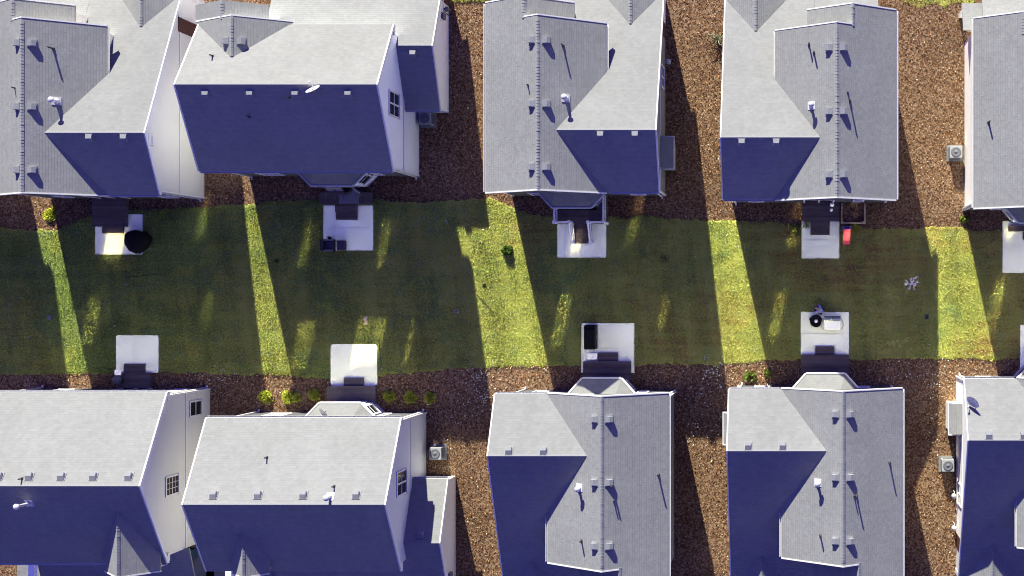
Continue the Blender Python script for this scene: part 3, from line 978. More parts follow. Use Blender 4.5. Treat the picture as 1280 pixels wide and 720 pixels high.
# street side of both rows, outside the picture but there
for s_ in (1, -1):
    for (a, b, z, nm, mt) in ((24.0, 26.0, .07, 'pavement', 'walk'), (26.1, 33.0, .006, 'street', 'asphalt')):
        mb = MB(); mb.box(-120, 100, *sorted((s_ * a, s_ * b)), -.05, z)
        tag(mb.build(nm, M[mt]), kind='structure')


def attr_mesh(name, co, faces_n, cols, mat, kind=None, parent=None):
    """faces of faces_n corners each, corner points in order; one colour per face"""
    me = bpy.data.meshes.new(name)
    n = len(co); nf = n // faces_n
    me.vertices.add(n); me.vertices.foreach_set('co', np.asarray(co, np.float32).ravel())
    me.loops.add(n); me.loops.foreach_set('vertex_index', np.arange(n, dtype=np.int32))
    me.polygons.add(nf); me.polygons.foreach_set('loop_start', np.arange(0, n, faces_n, dtype=np.int32))
    me.update(calc_edges=True)
    a = me.color_attributes.new('Col', 'FLOAT_COLOR', 'CORNER')
    c4 = np.ones((n, 4), np.float32); c4[:, :3] = np.repeat(np.asarray(cols, np.float32), faces_n, 0)
    a.data.foreach_set('color', c4.ravel())
    me.materials.append(mat)
    o = bpy.data.objects.new(name, me); C.objects.link(o)
    if parent: o.parent = parent
    if kind: tag(o, kind=kind)
    return o


# footprints kept clear of blades and chips
SLABS = []
HOUSE_BOX = []
for (x0, x1, y0, y1) in ((-46.7, -37.2, 5.86, 17), (-34.4, -23.8, 7.24, 16), (-23.9, -21.95, 11, 19), (-17.9, -8.4, 6.02, 17), (-4.2, 5.3, 5.6, 17), (10.3, 20, 5.1, 17),
                         (-47.5, -36.9, -15.4, -6.04), (-34, -23.4, -15.8, -7.52), (-23.5, -21.5, -19.5, -11.5), (-17.4, -7.8, -17, -6.13), (-3.9, 5.7, -17, -5.85), (9.7, 19.3, -17, -5.25)):
    HOUSE_BOX.append((x0, x1, y0, y1))


def slab(px0, py0, px1, py1, label, scored=True, rounded=.04, z=.09):
    a, b = at(px0, py0), at(px1, py1)
    x0, x1, y0, y1 = a.x, b.x, b.y, a.y
    SLABS.append((x0, x1, y0, y1))
    cx, cy = (x0 + x1) / 2, (y0 + y1) / 2
    mb = MB()
    w, d, r = (x1 - x0) / 2, (y1 - y0) / 2, rounded
    out = []
    for (sx, sy, a0) in ((1, 1, 0), (-1, 1, 90), (-1, -1, 180), (1, -1, 270)):
        for k in range(5):
            t = R(a0 + 90 * k / 4)
            out.append((sx * (w - r) + r * math.cos(t), sy * (d - r) + r * math.sin(t), -.02))
    mb.prism(out, (0, 0, z + .02))
    o = mb.build('patio_slab', M['concrete'])
    o.location = (cx, cy, 0)
    tag(o, label, 'patio', 'concrete patios behind the houses')
    if scored:   # control joint
        j = MB(); j.box(-w + .02, w - .02, -.012, .012, z - .01, z + .003)
        j.build('control_joint', M['walk'], o)
    return o


slab(120, 268, 179, 318, 'pale concrete patio partly hidden by a black round table cover', False)
slab(405, 257, 467, 313, 'pale concrete patio with a dark wicker armchair and ottoman on its corner')
slab(697, 279, 758, 322, 'pale concrete patio at the foot of white railed stairs', False)
slab(1002, 277, 1049, 323, 'pale concrete patio beside the pink toy slide')
slab(1253, 277, 1315, 341, 'pale concrete patio cut by the right edge in the upper row', False)
slab(146, 419, 199, 466, 'pale concrete patio with rounded corners behind the lower left corner house', False, .12)
slab(414, 430, 472, 482, 'pale concrete patio with rounded corners between rows of yellow-green clump plants', False, .2)
slab(727, 404, 793, 466, 'pale concrete patio under a long black grill cover')
slab(1001, 390, 1061, 443, 'pale concrete patio with a loveseat and black fire bowl')
slab(1275, 406, 1335, 470, 'pale concrete patio cut by the right edge in the lower row', False)


# ------------------------------------------------------------------ decks
def deck(label, x0, x1, y0, y1, zt, step, toward, mat, rail=False, nsteps=2, grp='wooden decks behind the houses'):
    """boards run along x; step = (x0, x1, length); toward = -1 or +1 (y direction of the stairs)"""
    cx, cy = (x0 + x1) / 2, (y0 + y1) / 2
    e = empty('wooden_deck', (cx, cy, 0), label, 'deck', grp)
    L = lambda x, y: (x - cx, y - cy)
    fl = MB()
    n = max(1, int((y1 - y0) / .14)); w = (y1 - y0) / n
    for k in range(n):
        a, b = y0 + k * w + .006, y0 + (k + 1) * w - .006
        fl.box(x0 - cx, x1 - cx, a - cy, b - cy, zt - .04, zt)
    fl.build('deck_floor', mat, e)
    sk = MB()
    sk.box(x0 - cx + .03, x1 - cx - .03, y0 - cy + .02, y1 - cy - .02, .02, zt - .045)
    sk.build('deck_skirt', mat, e)
    ye = y0 if toward < 0 else y1
    sx0, sx1, ln = step
    for k in range(nsteps):
        z = zt * (nsteps - k) / (nsteps + 1)
        a = ye + toward * (ln * k / nsteps + .004); b = ye + toward * (ln * (k + 1) / nsteps)
        st = MB(); st.box(sx0 - cx, sx1 - cx, *sorted((a - cy, b - cy)), .02, z)
        st.build('step', mat, e)
    return e


def rail_run(e, pts, posts, h=.95):
    mb = MB()
    for p, q in zip(pts[:-1], pts[1:]):
        p, q = Vector(p), Vector(q)
        mb.bar(p + UP * h, q + UP * h, .09, .05, .0)
        mb.bar(p + UP * .12, q + UP * .12, .06, .04, .02, off=.0)
        n = max(2, int((q - p).length / .13))
        for k in range(1, n):
            c = p.lerp(q, k / n)
            mb.box(c.x - .017, c.x + .017, c.y - .017, c.y + .017, c.z + .15, c.z + h)
    mb.build('railing', M['rail'], e)
    for p in posts:
        mb = MB(); x, y, z, z0 = p
        mb.box(x - .06, x + .06, y - .06, y + .06, z0, z + h + .1); mb.box(x - .085, x + .085, y - .085, y + .085, z + h + .1, z + h + .15)
        mb.build('post', M['rail'], e)


# upper row, the railed deck
zt = .92
d3 = deck('dark wooden deck with white railings and white railed stairs', -15.05, -11.95, 4.22, 5.05, zt, (-14.02, -13.0, 1.2), -1, M['deck_dark'], nsteps=4)
cx, cy = d3.location.x, d3.location.y
P = lambda x, y, z=zt: (x - cx, y - cy, z)
rail_run(d3, [P(-15.0, 5.9), P(-15.0, 4.27), P(-14.08, 4.27)], [(*P(-15.0, 4.27), 0), (*P(-14.08, 4.27), 0)])
rail_run(d3, [P(-14.08, 4.2, zt), P(-14.08, 3.05, .12)], [(*P(-14.08, 3.05, .05), 0)])
rail_run(d3, [P(-12.94, 4.2, zt), P(-12.94, 3.05, .12)], [(*P(-12.94, 3.05, .05), 0)])
rail_run(d3, [P(-12.94, 4.27), P(-12.0, 4.27), P(-12.0, 5.98)], [(*P(-12.94, 4.27), 0), (*P(-12.0, 4.27), 0)])
for (a, b) in ((-15.02, -14.85), (-12.57, -11.98)):
    mb = MB(); mb.box(a - cx, b - cx, 5.06 - cy, 5.97 - cy, .04, .915); mb.build('deck_floor', M['deck_dark'], d3)

deck('very dark low deck behind the upper left house, beside a black round table cover', -44.0, -41.9, 4.05, 5.84, .45, (-43.5, -42.2, .4), -1, M['deck_dark'], nsteps=1)
deck('dark deck with three grey chairs under the bay window', -29.85, -26.65, 5.45, 6.2, .5, (-28.95, -27.6, .95), -1, M['deck_dark'], nsteps=2)
deck('dark square deck beside a timber framed bed', .1, 2.45, 4.4, 5.58, .45, (.65, 1.85, .85), -1, M['deck_dark'], nsteps=2)
deck('dark deck cut by the right edge under a bay roof', 12.95, 15.6, 3.75, 4.14, .5, (13.9, 15.2, .5), -1, M['deck_dark'], nsteps=2)
deck('plum brown deck with a stainless grill beside it, lower left', -42.5, -40.4, -6.0, -5.0, .4, (-42.15, -40.85, .52), 1, M['deck_dark'], nsteps=1)
deck('wide plum brown deck with clear plank lines between yellow-green clump plants', -29.4, -26.4, -7.0, -5.85, .42, (-28.45, -27.2, .5), 1, M['deck'], nsteps=1)
deck('plum brown deck below the black covered grill', -13.5, -10.5, -5.5, -4.3, .42, (-12.6, -11.35, .52), 1, M['deck_dark'], nsteps=1)
deck('plum brown deck below the loveseat and fire bowl', .05, 3.05, -5.2, -3.9, .42, (.95, 2.15, .52), 1, M['deck_dark'], nsteps=1)


# ------------------------------------------------------------------ air conditioners
def aircon(px, py, label, rz=0.0):
    p = at(px, py, .8); p.z = 0
    e = empty('air_conditioner', p, label, 'air conditioner', 'air conditioner units beside the houses', rz)
    mb = MB(); mb.box(-.5, .5, -.5, .5, 0.0, .08); mb.build('pad', M['walk'], e)
    mb = MB(); mb.box(-.38, .38, -.38, .38, .085, .86); b = mb.build('casing', M['casing'], e, bevel=.04)
    mb = MB(); mb.lathe((0, 0, 0), [(.31, .862), (.31, .885), (.25, .89), (.2, .875), (.05, .872), (.05, .9), (.01, .905)], 24)
    mb.build('fan_guard', M['metal_grey'], e)
    gr = MB()
    for k in range(9):
        z = .16 + k * .07
        for (x0, x1, y0, y1) in ((-.3, .3, -.392, -.381), (-.3, .3, .381, .392), (-.392, -.381, -.3, .3), (.381, .392, -.3, .3)):
            gr.box(x0, x1, y0, y1, z, z + .03)
    gr.build('grille', M['metal_grey'], e)
    return e


aircon(1195, 190, 'white air conditioner standing in sun by the upper right cream wall')
aircon(544, 567, 'white air conditioner at the corner of the half shaded garage wing')
aircon(1185, 582, 'white air conditioner on mulch by the lower right house')
aircon(531, 148, 'air conditioner in deep shade below the upper garage wing')


# ------------------------------------------------------------------ furniture and small things
def chair(x, y, z, rz, label, group=None):
    e = empty('patio_chair', (x, y, z), label, 'chair', group, rz)
    for sx in (-1, 1):
        for sy in (-1, 1):
            mb = MB(); mb.tube([(sx * .24, sy * .24, 0), (sx * .25, sy * .24, .42)], .02, 6); mb.build('leg', M['metal_grey'], e)
    mb = MB(); mb.box(-.27, .27, -.26, .26, .40, .47); mb.build('seat', M['grey_fabric'], e, bevel=.02)
    mb = MB(); mb.obox((0, .27, .45), Vector((1, 0, 0)), Vector((0, .35, 1)).normalized(), Vector((0, -1, .35)).normalized(), -.27, .27, 0, .5, -.03, .03)
    mb.build('backrest', M['grey_fabric'], e, bevel=.015)
    for sx in (-1, 1):
        mb = MB(); mb.tube([(sx * .29, -.22, .44), (sx * .3, -.22, .63), (sx * .3, .3, .66)], .025, 6); mb.build('armrest', M['metal_grey'], e)
    return e


g = 'three grey chairs on the dark deck'
z = .5
q = at(412, 243, .8); chair(q.x, q.y, .0, R(0), 'grey patio chair farthest from the tilted one, at the deck end', g)
q = at(421.5, 243, .8); chair(q.x, q.y, .0, R(0), 'grey patio chair between the other two under the bay', g)
q = at(441, 240, 1.2); chair(q.x, 5.95, .5, R(-35), 'grey patio chair turned askew on the deck under the bay', g)
mb = MB()
a, b = at(424, 237, .5), at(449, 255, .5)
mb.box(-(b.x - a.x) / 2, (b.x - a.x) / 2, -.28, .28, 0, .012)
o = mb.build('outdoor_rug', M['grey_fabric'], bevel=.004); o.location = ((a.x + b.x) / 2, 5.76, .501)
tag(o, 'grey outdoor rug laid on the dark deck under the askew chair', 'rug')

# wicker armchair and ottoman
p = at(414, 307)
e = empty('wicker_armchair', (p.x, p.y, .09), 'dark wicker armchair with pale edging on the patio corner beside an ottoman', 'armchair', None, R(90))
mb = MB(); mb.box(-.34, .34, -.34, .34, .05, .36); mb.build('base', M['wicker'], e, bevel=.03)
mb = MB(); mb.box(-.25, .25, -.33, .22, .365, .47); mb.build('seat', M['cushion'], e, bevel=.04)
mb = MB(); mb.box(-.35, .35, .24, .38, .3, .82); mb.build('backrest', M['wicker'], e, bevel=.04)
for sx in (-1, 1):
    mb = MB(); mb.box(*sorted((sx * .27, sx * .38)), -.36, .23, .2, .6); a = mb.build('armrest', M['wicker'], e, bevel=.03)
    mb = MB(); mb.box(*sorted((sx * .275, sx * .375)), -.37, .23, .602, .62); mb.build('armrest_edge', M['grey_fabric'], a)
p = at(429.5, 307)
e = empty('ottoman', (p.x, p.y, .09), 'dark plum square ottoman in front of the wicker armchair', 'ottoman')
mb = MB(); mb.box(-.24, .24, -.3, .3, .04, .3); mb.build('base', M['wicker'], e, bevel=.03)
mb = MB(); mb.box(-.25, .25, -.31, .31, .303, .42); mb.build('cushion', M['cushion'], e, bevel=.05)
p = at(413.5, 297.5)
e = empty('side_bottle', (p.x, p.y, .09), 'small dark watering can standing behind the wicker armchair', 'watering can', None, R(-30))
mb = MB(); mb.lathe((0, 0, 0), [(.09, 0), (.1, .02), (.09, .22), (.05, .26), (.05, .28)], 14); mb.tube([(.08, 0, .08), (.22, 0, .26)], .02, 6); mb.build('body', M['black'], e)
mb = MB(); mb.tube([(-.08, 0, .1), (-.17, 0, .18), (-.12, 0, .28), (-.04, 0, .27)], .014, 6); mb.build('handle', M['black'], e)
e.name = 'watering_can'

# black cover over a round table
p = at(168.5, 301, .7)
mb = MB()
n = 28; prof = [(.70, 0), (.72, .1), (.69, .45), (.66, .7), (.6, .76), (.3, .80), (.02, .82)]
i0 = len(mb.v)
mb.lathe((0, 0, 0), prof, n)
for k in range(len(prof) - 1):
    for j in range(n):
        w_ = 1 + .045 * math.sin(j * 2 * math.pi / n * 7 + k) * (1 - k / 7)
        mb.v[k * n + j].x *= w_; mb.v[k * n + j].y *= w_
for k in range(len(prof) - 2):
    for j in range(n):
        q_ = 1 + .10 * math.sin(j * 2 * math.pi / n * 3 + .7) * (1 - k / 8)
        mb.v[k * n + j].x *= q_; mb.v[k * n + j].y *= q_
o = mb.build('covered_table', M['vinyl_black']); o.location = (p.x, p.y, .06)
tag(o, 'round table under a black weather cover on the upper left patio', 'covered table')

# long covered grill and white box
p = at(737.5, 421.5, .9)
mb = MB(); mb.box(-.36, .36, -.76, .76, 0.02, 1.0); mb.box(-.33, .35, -.5, .5, 0.9, 1.16)
o = mb.build('covered_grill', M['vinyl_black'], bevel=.09, seg=3); o.location = (p.x, p.y, .09)
tag(o, 'long grill under a fitted black cover on the patio', 'covered grill')
mb = MB(); mb.tube([(.39, -.1, .8), (.43, -.1, .82), (.43, .1, .82), (.39, .1, .8)], .016, 6); mb.build('cover_handle', M['metal_white'], o)
p = at(741.5, 445)
e = empty('storage_box', (p.x, p.y, .09), 'low white storage box beside the deck step and covered grill', 'storage box')
mb = MB(); mb.box(-.27, .27, -.17, .17, 0, .3); mb.build('body', M['white_fabric'], e, bevel=.015)
mb = MB(); mb.box(-.29, .29, -.19, .19, .302, .36); mb.build('lid', M['white_fabric'], e, bevel=.015)

# kettle grill by the lower left deck
p = at(146.5, 475, .8)
e = empty('kettle_grill', (p.x, p.y, 0), 'round steel kettle grill with white lid edge on mulch by the plum deck', 'grill')
mb = MB(); mb.lathe((0, 0, 0), [(.08, .5), (.22, .56), (.28, .7), (.285, .76)], 20); mb.build('bowl', M['black'], e)
mb = MB(); mb.lathe((0, 0, 0), [(.285, .765), (.27, .86), (.18, .95), (.05, .985), (.03, 1.02)], 20); mb.build('lid', M['metal_grey'], e)
for k in range(3):
    a = 2 * math.pi * k / 3
    mb = MB(); mb.tube([(.34 * math.cos(a), .34 * math.sin(a), 0), (.16 * math.cos(a), .16 * math.sin(a), .56)], .018, 6); mb.build('leg', M['metal_grey'], e)
mb = MB(); mb.box(-.2, .2, .3, .62, .7, .74); mb.build('side_shelf', M['white_fabric'], e, bevel=.01)

# patio of the loveseat
p = at(1040, 404)
e = empty('loveseat', (p.x, p.y, .09), 'white cushioned loveseat with curved arms and blue-grey back pillows', 'loveseat')
mb = MB(); mb.box(-.5, .5, -.38, .24, .3, .5); mb.build('seat', M['white_fabric'], e, bevel=.06, seg=3)
mb = MB(); mb.obox((0, .3, .42), Vector((1, 0, 0)), Vector((0, .3, 1)).normalized(), Vector((0, -1, .3)).normalized(), -.52, .52, 0, .48, -.05, .05); mb.build('backrest', M['metal_grey'], e, bevel=.03)
for sx in (-.26, .26):
    mb = MB(); mb.obox((sx, .2, .52), Vector((1, 0, 0)), Vector((0, .4, 1)).normalized(), Vector((0, -1, .4)).normalized(), -.23, .23, 0, .36, -.07, .07); mb.build('pillow', M['blue_fabric'], e, bevel=.06, seg=3)
for sx in (-1, 1):
    mb = MB(); mb.tube([(sx * .52, .3, 0), (sx * .56, .25, .35), (sx * .66, .1, .62), (sx * .68, -.12, .64), (sx * .6, -.32, .5), (sx * .55, -.38, .0)], .025, 8); mb.build('arm_frame', M['metal_white'], e)
p = at(1020, 401)
e = empty('fire_bowl', (p.x, p.y, .09), 'round black fire bowl with a pale centre beside the loveseat', 'fire bowl')
mb = MB(); mb.lathe((0, 0, 0), [(.1, .2), (.28, .28), (.37, .44), (.40, .46), (.40, .48), (.34, .47), (.22, .38), (.05, .36)], 24); mb.build('bowl', M['black'], e)
mb = MB(); mb.lathe((0, 0, 0), [(.02, .37), (.11, .40), (.09, .47), (.02, .5)], 12); mb.build('ash_pile', M['white_fabric'], e)
for k in range(3):
    a = 2 * math.pi * k / 3 + .4
    mb = MB(); mb.tube([(.33 * math.cos(a), .33 * math.sin(a), 0), (.2 * math.cos(a), .2 * math.sin(a), .26)], .02, 6); mb.build('leg', M['black'], e)
p = at(1013.3, 399)
e = empty('fire_bucket', (p.x, p.y, .09), 'small black bucket standing beside the round fire bowl', 'bucket')
mb = MB(); mb.lathe((0, 0, 0), [(.07, 0), (.10, .2), (.105, .21), (.09, .2), (.06, .04)], 14); mb.build('body', M['black'], e)
mb = MB(); mb.tube([(-.1, 0, .2), (-.06, 0, .3), (.06, 0, .3), (.1, 0, .2)], .008, 6); mb.build('handle', M['metal_grey'], e)

# raised bed, slide, planter spheres
x0, x1, y0, y1 = at(1051, 0).x, at(1081.5, 0).x, at(0, 280).y, 5.55
e = empty('raised_bed', ((x0 + x1) / 2, (y0 + y1) / 2, 0), 'pale timber framed square bed of dark soil against the house', 'raised bed')
w, d = (x1 - x0) / 2, (y1 - y0) / 2
for (a, b, c_, d_) in ((-w, -w + .09, -d, d), (w - .09, w, -d, d), (-w + .092, w - .092, -d, -d + .09)):
    mb = MB(); mb.box(a, b, c_, d_, 0, .32); mb.build('side_board', M['cedar'], e, bevel=.01)
mb = MB(); mb.box(-w + .095, w - .095, -d + .095, d, 0, .17); mb.build('soil', M['soil'], e)
for sx in (-1, 1):
    mb = MB(); mb.box(*sorted((sx * (w - .16), sx * (w - .092))), -d + .093, -d + .16, .02, .4); mb.build('corner_post', M['cedar'], e)

p = at(1058, 295)
e = empty('toy_slide', (p.x, p.y, .04), 'small pink toy slide with violet steps on the lawn', 'toy slide')
mb = MB()
prof = [(.38, .72), (.2, .66), (-.05, .42), (-.3, .16), (-.5, .07), (-.58, .07)]
for (y_, z_), (y2, z2) in zip(prof[:-1], prof[1:]):
    mb.mesh([(-.17, y_, z_), (.17, y_, z_), (.17, y2, z2), (-.17, y2, z2), (-.17, y_, z_ - .05), (.17, y_, z_ - .05), (.17, y2, z2 - .05), (-.17, y2, z2 - .05)],
            [(0, 1, 2, 3), (7, 6, 5, 4), (0, 4, 5, 1), (3, 2, 6, 7)])
mb.build('chute', M['pink'], e)
for sx in (-1, 1):
    mb = MB()
    for (y_, z_), (y2, z2) in zip(prof[:-1], prof[1:]):
        mb.mesh([(sx * .172, y_, z_ - .06), (sx * .23, y_, z_ - .06), (sx * .23, y2, z2 - .06), (sx * .172, y2, z2 - .06), (sx * .172, y_, z_ + .1), (sx * .22, y_, z_ + .1), (sx * .22, y2, z2 + .1), (sx * .172, y2, z2 + .1)],
                [(0, 1, 5, 4), (2, 3, 7, 6), (4, 5, 6, 7), (1, 2, 6, 5), (3, 0, 4, 7), (0, 3, 2, 1)])
    mb.build('side_rim', M['pink'], e)
mb = MB()
for sx in (-1, 1): mb.obox((sx * .22, .4, 0), Vector((1, 0, 0)), Vector((0, 1, -.25)).normalized(), UP, -.04, .04, -.05, .17, .0, .95)
for k in range(3): mb.box(-.18, .18, .42 + .05 * (2 - k), .52 + .05 * (2 - k), .16 + .18 * k, .2 + .18 * k)
mb.build('ladder', M['violet'], e)

for (px, py, r, zc, lb) in ((1040, 256, .13, .58, 'larger white planter sphere on the dark deck by the framed bed'), (1039, 262.5, .09, .53, 'smaller white planter sphere on the dark deck by the framed bed')):
    p = at(px, py, zc)
    e = empty('planter_sphere', (p.x, p.y, .45), lb, 'planter sphere')
    mb = MB(); mb.lathe((0, 0, 0), [(.05, 0), (.05, .03), (.02, .04)], 12); mb.build('base', M['metal_grey'], e)
    mb = MB(); mb.lathe((0, 0, .03 + r), [(r * math.sin(t_ * math.pi / 10) + .001, -r * math.cos(t_ * math.pi / 10)) for t_ in range(11)], 16); mb.build('globe', M['white_fabric'], e)


# ------------------------------------------------------------------ person crouching at the patio edge
def skin_body(name, verts, edges, mat, parent, sub=2):
    me = bpy.data.meshes.new(name)
    me.from_pydata([v[0] for v in verts], edges, [])
    o = bpy.data.objects.new(name, me); C.objects.link(o)
    sk = o.modifiers.new('skin', 'SKIN')
    for i, v in enumerate(verts):
        r = v[1]
        me.skin_vertices[0].data[i].radius = (r, r) if not isinstance(r, tuple) else r
    me.skin_vertices[0].data[0].use_root = True
    sk.use_smooth_shade = True
    ss = o.modifiers.new('sub', 'SUBSURF'); ss.levels = sub; ss.render_levels = sub
    bpy.context.view_layer.update()
    dg = bpy.context.evaluated_depsgraph_get()
    m2 = bpy.data.meshes.new_from_object(o.evaluated_get(dg))
    m2.materials.clear(); m2.materials.append(mat)
    for p in m2.polygons: p.use_smooth = True
    o.modifiers.clear(); o.data = m2
    o.parent = parent
    return o


pp = at(1025.5, 388)
e = empty('person', (pp.x, pp.y, .07), 'grey haired person in a light blue shirt crouching at the patio edge', 'person', None, R(150))
# faces local +x; crouching, leaning forward with both hands low in front
bv = [((-.12, 0, .30), .13), ((-.10, 0, .42), .145), ((.02, 0, .58), .15), ((.16, 0, .70), .13), ((.22, 0, .76), .06), ((.27, 0, .80), .055),      # pelvis..neck 0-5
      ((.33, 0, .86), .085), ((.38, 0, .94), .095),                                                                                                    # head 6,7
      ((.15, .17, .70), .065), ((.26, .25, .50), .045), ((.44, .16, .36), .035), ((.50, .13, .33), .032),                                              # arm + y 8-11
      ((.15, -.17, .70), .065), ((.26, -.25, .50), .045), ((.44, -.16, .36), .035), ((.50, -.13, .33), .032),                                          # arm - y 12-15
      ((-.08, .12, .30), .10), ((.24, .17, .40), .075), ((.10, .14, .08), .05), ((.24, .15, .035), .035),                                              # leg + y 16-19
      ((-.08, -.12, .30), .10), ((.24, -.17, .40), .075), ((.10, -.14, .08), .05), ((.24, -.15, .035), .035)]
be = [(0, 1), (1, 2), (2, 3), (3, 4), (4, 5), (5, 6), (6, 7), (3, 8), (8, 9), (9, 10), (10, 11), (3, 12), (12, 13), (13, 14), (14, 15),
      (0, 16), (16, 17), (17, 18), (18, 19), (0, 20), (20, 21), (21, 22), (22, 23)]
skin_body('body', bv, be, M['skin'], e)
shirt = [(v[0], v[1] + .018) for v in (bv[1], bv[2], bv[3], bv[8], bv[9], bv[12], bv[13])]
skin_body('shirt', shirt, [(0, 1), (1, 2), (2, 3), (3, 4), (2, 5), (5, 6)], M['shirt'], e)
tr = [(bv[0][0], .15), (bv[16][0], .115), (bv[17][0], .09), (bv[18][0], .065), (bv[20][0], .115), (bv[21][0], .09), (bv[22][0], .065)]
skin_body('trousers', tr, [(0, 1), (1, 2), (2, 3), (0, 4), (4, 5), (5, 6)], M['trousers'], e)
skin_body('hair', [((.31, 0, .93), .085), ((.35, 0, .985), .09), ((.39, 0, 1.01), .07)], [(0, 1), (1, 2)], M['hair'], e)
for sy in (-1, 1):
    for k in range(5):
        hb = Vector((.51, sy * .13, .33))
        a = (k - 2) * .28
        d_ = Vector((math.cos(a), math.sin(a) * .8, -.25 - .1 * (k == 0)))
        ln = (.06, .085, .09, .085, .07)[k]
        mb = MB(); mb.tube([hb, hb + d_ * (ln * .55), hb + d_ * ln + Vector((0, 0, -.03))], [.011, .010, .007], 6); mb.build('finger', M['skin'], e)
for sy in (-1, 1):
    mb = MB(); mb.lathe((.468, sy * .035, .925), [(.001, -.012), (.011, -.004), (.011, .004), (.001, .012)], 8); mb.build('eye', M['black'], e)
    mb = MB(); mb.tube([(.20, sy * .15, .035), (.34, sy * .16, .03)], [.05, .042], 8); mb.build('shoe', M['black'], e)
mb = MB(); mb.tube([(.46, 0, .93), (.495, 0, .885)], [.008, .018], 6); mb.build('nose', M['skin'], e)
mb = MB(); mb.tube([(.455, -.028, .855), (.462, 0, .85), (.455, .028, .855)], .007, 6); mb.build('mouth', M['terracotta'], e)


# ------------------------------------------------------------------ plants
def leaf_cloud(n, rx, rz, size, cols, seed, zc=None, spiky=False, gap=0.0):
    """many small leaf faces in an uneven mound; returns corner points and colours"""
    r = np.random.default_rng(seed)
    d = r.normal(size=(n, 3)); d[:, 2] = np.abs(d[:, 2]); d /= np.linalg.norm(d, axis=1)[:, None]
    lump = .68 + .5 * value_noise(d[:, 0] * 2 + seed, d[:, 1] * 2 + d[:, 2], 1.0, seed)
    rad = lump * (r.random(n) ** (.45))
    p = d * rad[:, None] * np.array([rx, rx, rz])
    if gap:
        keep = value_noise(p[:, 0] * 4 / rx, p[:, 1] * 4 / rx, 1.0, seed + 5) > gap
        p, d, rad = p[keep], d[keep], rad[keep]; n = len(p)
    if spiky:
        t = d * .8 + r.normal(size=(n, 3)) * .35
    else:
        t = r.normal(size=(n, 3))
    t /= np.linalg.norm(t, axis=1)[:, None]
    w = np.cross(t, r.normal(size=(n, 3))); w /= np.linalg.norm(w, axis=1)[:, None]
    s = size * (.6 + .8 * r.random(n))[:, None]
    asp = .16 if spiky else .45
    q = np.stack([p - t * s * .5, p + w * s * asp, p + t * s * .5, p - w * s * asp], 1).reshape(-1, 3)
    q[:, 2] = np.maximum(q[:, 2], .01)
    ci = r.random(n)[:, None]
    c = np.array(cols[0])[None] * (1 - ci) + np.array(cols[1])[None] * ci
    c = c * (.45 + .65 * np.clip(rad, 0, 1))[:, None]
    return q, c


def shrub(px, py, rx, rz, label, cols, seed, n=700, size=.16, spiky=True, group=None, name='shrub', cat='shrub', gap=0.0):
    p = at(px, py, rz * .5)
    e = empty(name, (p.x, p.y, 0), label, cat, group)
    q, c = leaf_cloud(n, rx, rz, size, cols, seed, spiky=spiky, gap=gap)
    attr_mesh('foliage', q, 4, c, M['leafcol'], parent=e)
    mb = MB()
    for k in range(5):
        a = 2 * math.pi * k / 5 + seed
        mb.tube([(0, 0, 0), (rx * .25 * math.cos(a), rx * .25 * math.sin(a), rz * .4), (rx * .6 * math.cos(a), rx * .6 * math.sin(a), rz * .75)], [.02, .014, .006], 5)
    mb.build('stem', M['bark'], e)
    return e


YG = ((1.0, 1.15, .10), (1.35, 1.4, .22))
gg = 'yellow-green clump plants along the mulch bed'
shrub(331, 496, .47, .55, 'brightest yellow-green clump plant, first in the sunlit mulch strip', YG, 1, 950, group=gg)
shrub(359.5, 496.5, .44, .5, 'yellow-green clump plant in sunlit mulch, touching a darker clump', YG, 2, 900, group=gg)
shrub(369.5, 497, .36, .45, 'darker yellow-green clump plant half in shade touching a sunlit clump', YG, 3, 700, group=gg)
shrub(392, 494, .42, .5, 'shaded yellow-green clump plant beside the plank deck, nearest the bay', YG, 4, 800, group=gg)
shrub(486, 495.5, .42, .5, 'shaded clump plant just past the plank deck, away from the sunlit strip', YG, 5, 800, group=gg)
shrub(512.5, 496.5, .45, .5, 'middle of the three shaded clump plants past the plank deck', YG, 6, 850, group=gg)
shrub(536.5, 497, .43, .5, 'last shaded clump plant past the plank deck, toward the white debris', YG, 7, 800, group=gg)
DG = ((.10, .20, .04), (.22, .34, .07))
shrub(634, 313, .36, .55, 'dark green small bush alone on the sunlit grass strip', DG, 8, 700, .12, False)
shrub(938, 471, .42, .4, 'small leafy green plant on sunlit mulch above the lower row', ((.25, .42, .06), (.5, .6, .12)), 9, 260, .16, False, name='plant', cat='plant', gap=.4)
shrub(960, 466, .3, .4, 'slim green weed at the shadow edge beside sunlit mulch', ((.2, .35, .06), (.45, .55, .1)), 10, 160, .13, False, name='plant', cat='plant', gap=.4)
shrub(63, 268, .5, .25, 'yellow-green weed patch on mulch by the upper left house', YG, 12, 700, .15, True, name='plant', cat='plant')
shrub(1206, 274, .3, .35, 'small green plant at the shaded corner of the cream wall', ((.3, .42, .06), (.5, .6, .1)), 13, 240, .12, False, name='plant', cat='plant')
shrub(1008, 281, .3, .3, 'small yellow-green weed beside the dark square deck', YG, 14, 200, .13, True, name='plant', cat='plant')
shrub(994, 288, .45, .25, 'flat leaf scatter standing in for reflected window light beside the upper patio', ((.3, .38, .1), (.5, .5, .15)), 15, 260, .15, False, name='plant', cat='plant', gap=.35)  # leaves added where light reflected by a window lands
shrub(1069, 285, .32, .35, 'yellow-green leaves standing in for reflected window light at the corner of the framed bed', YG, 16, 300, .14, True, name='plant', cat='plant')  # leaves imitate a patch of sun thrown back by the house opposite

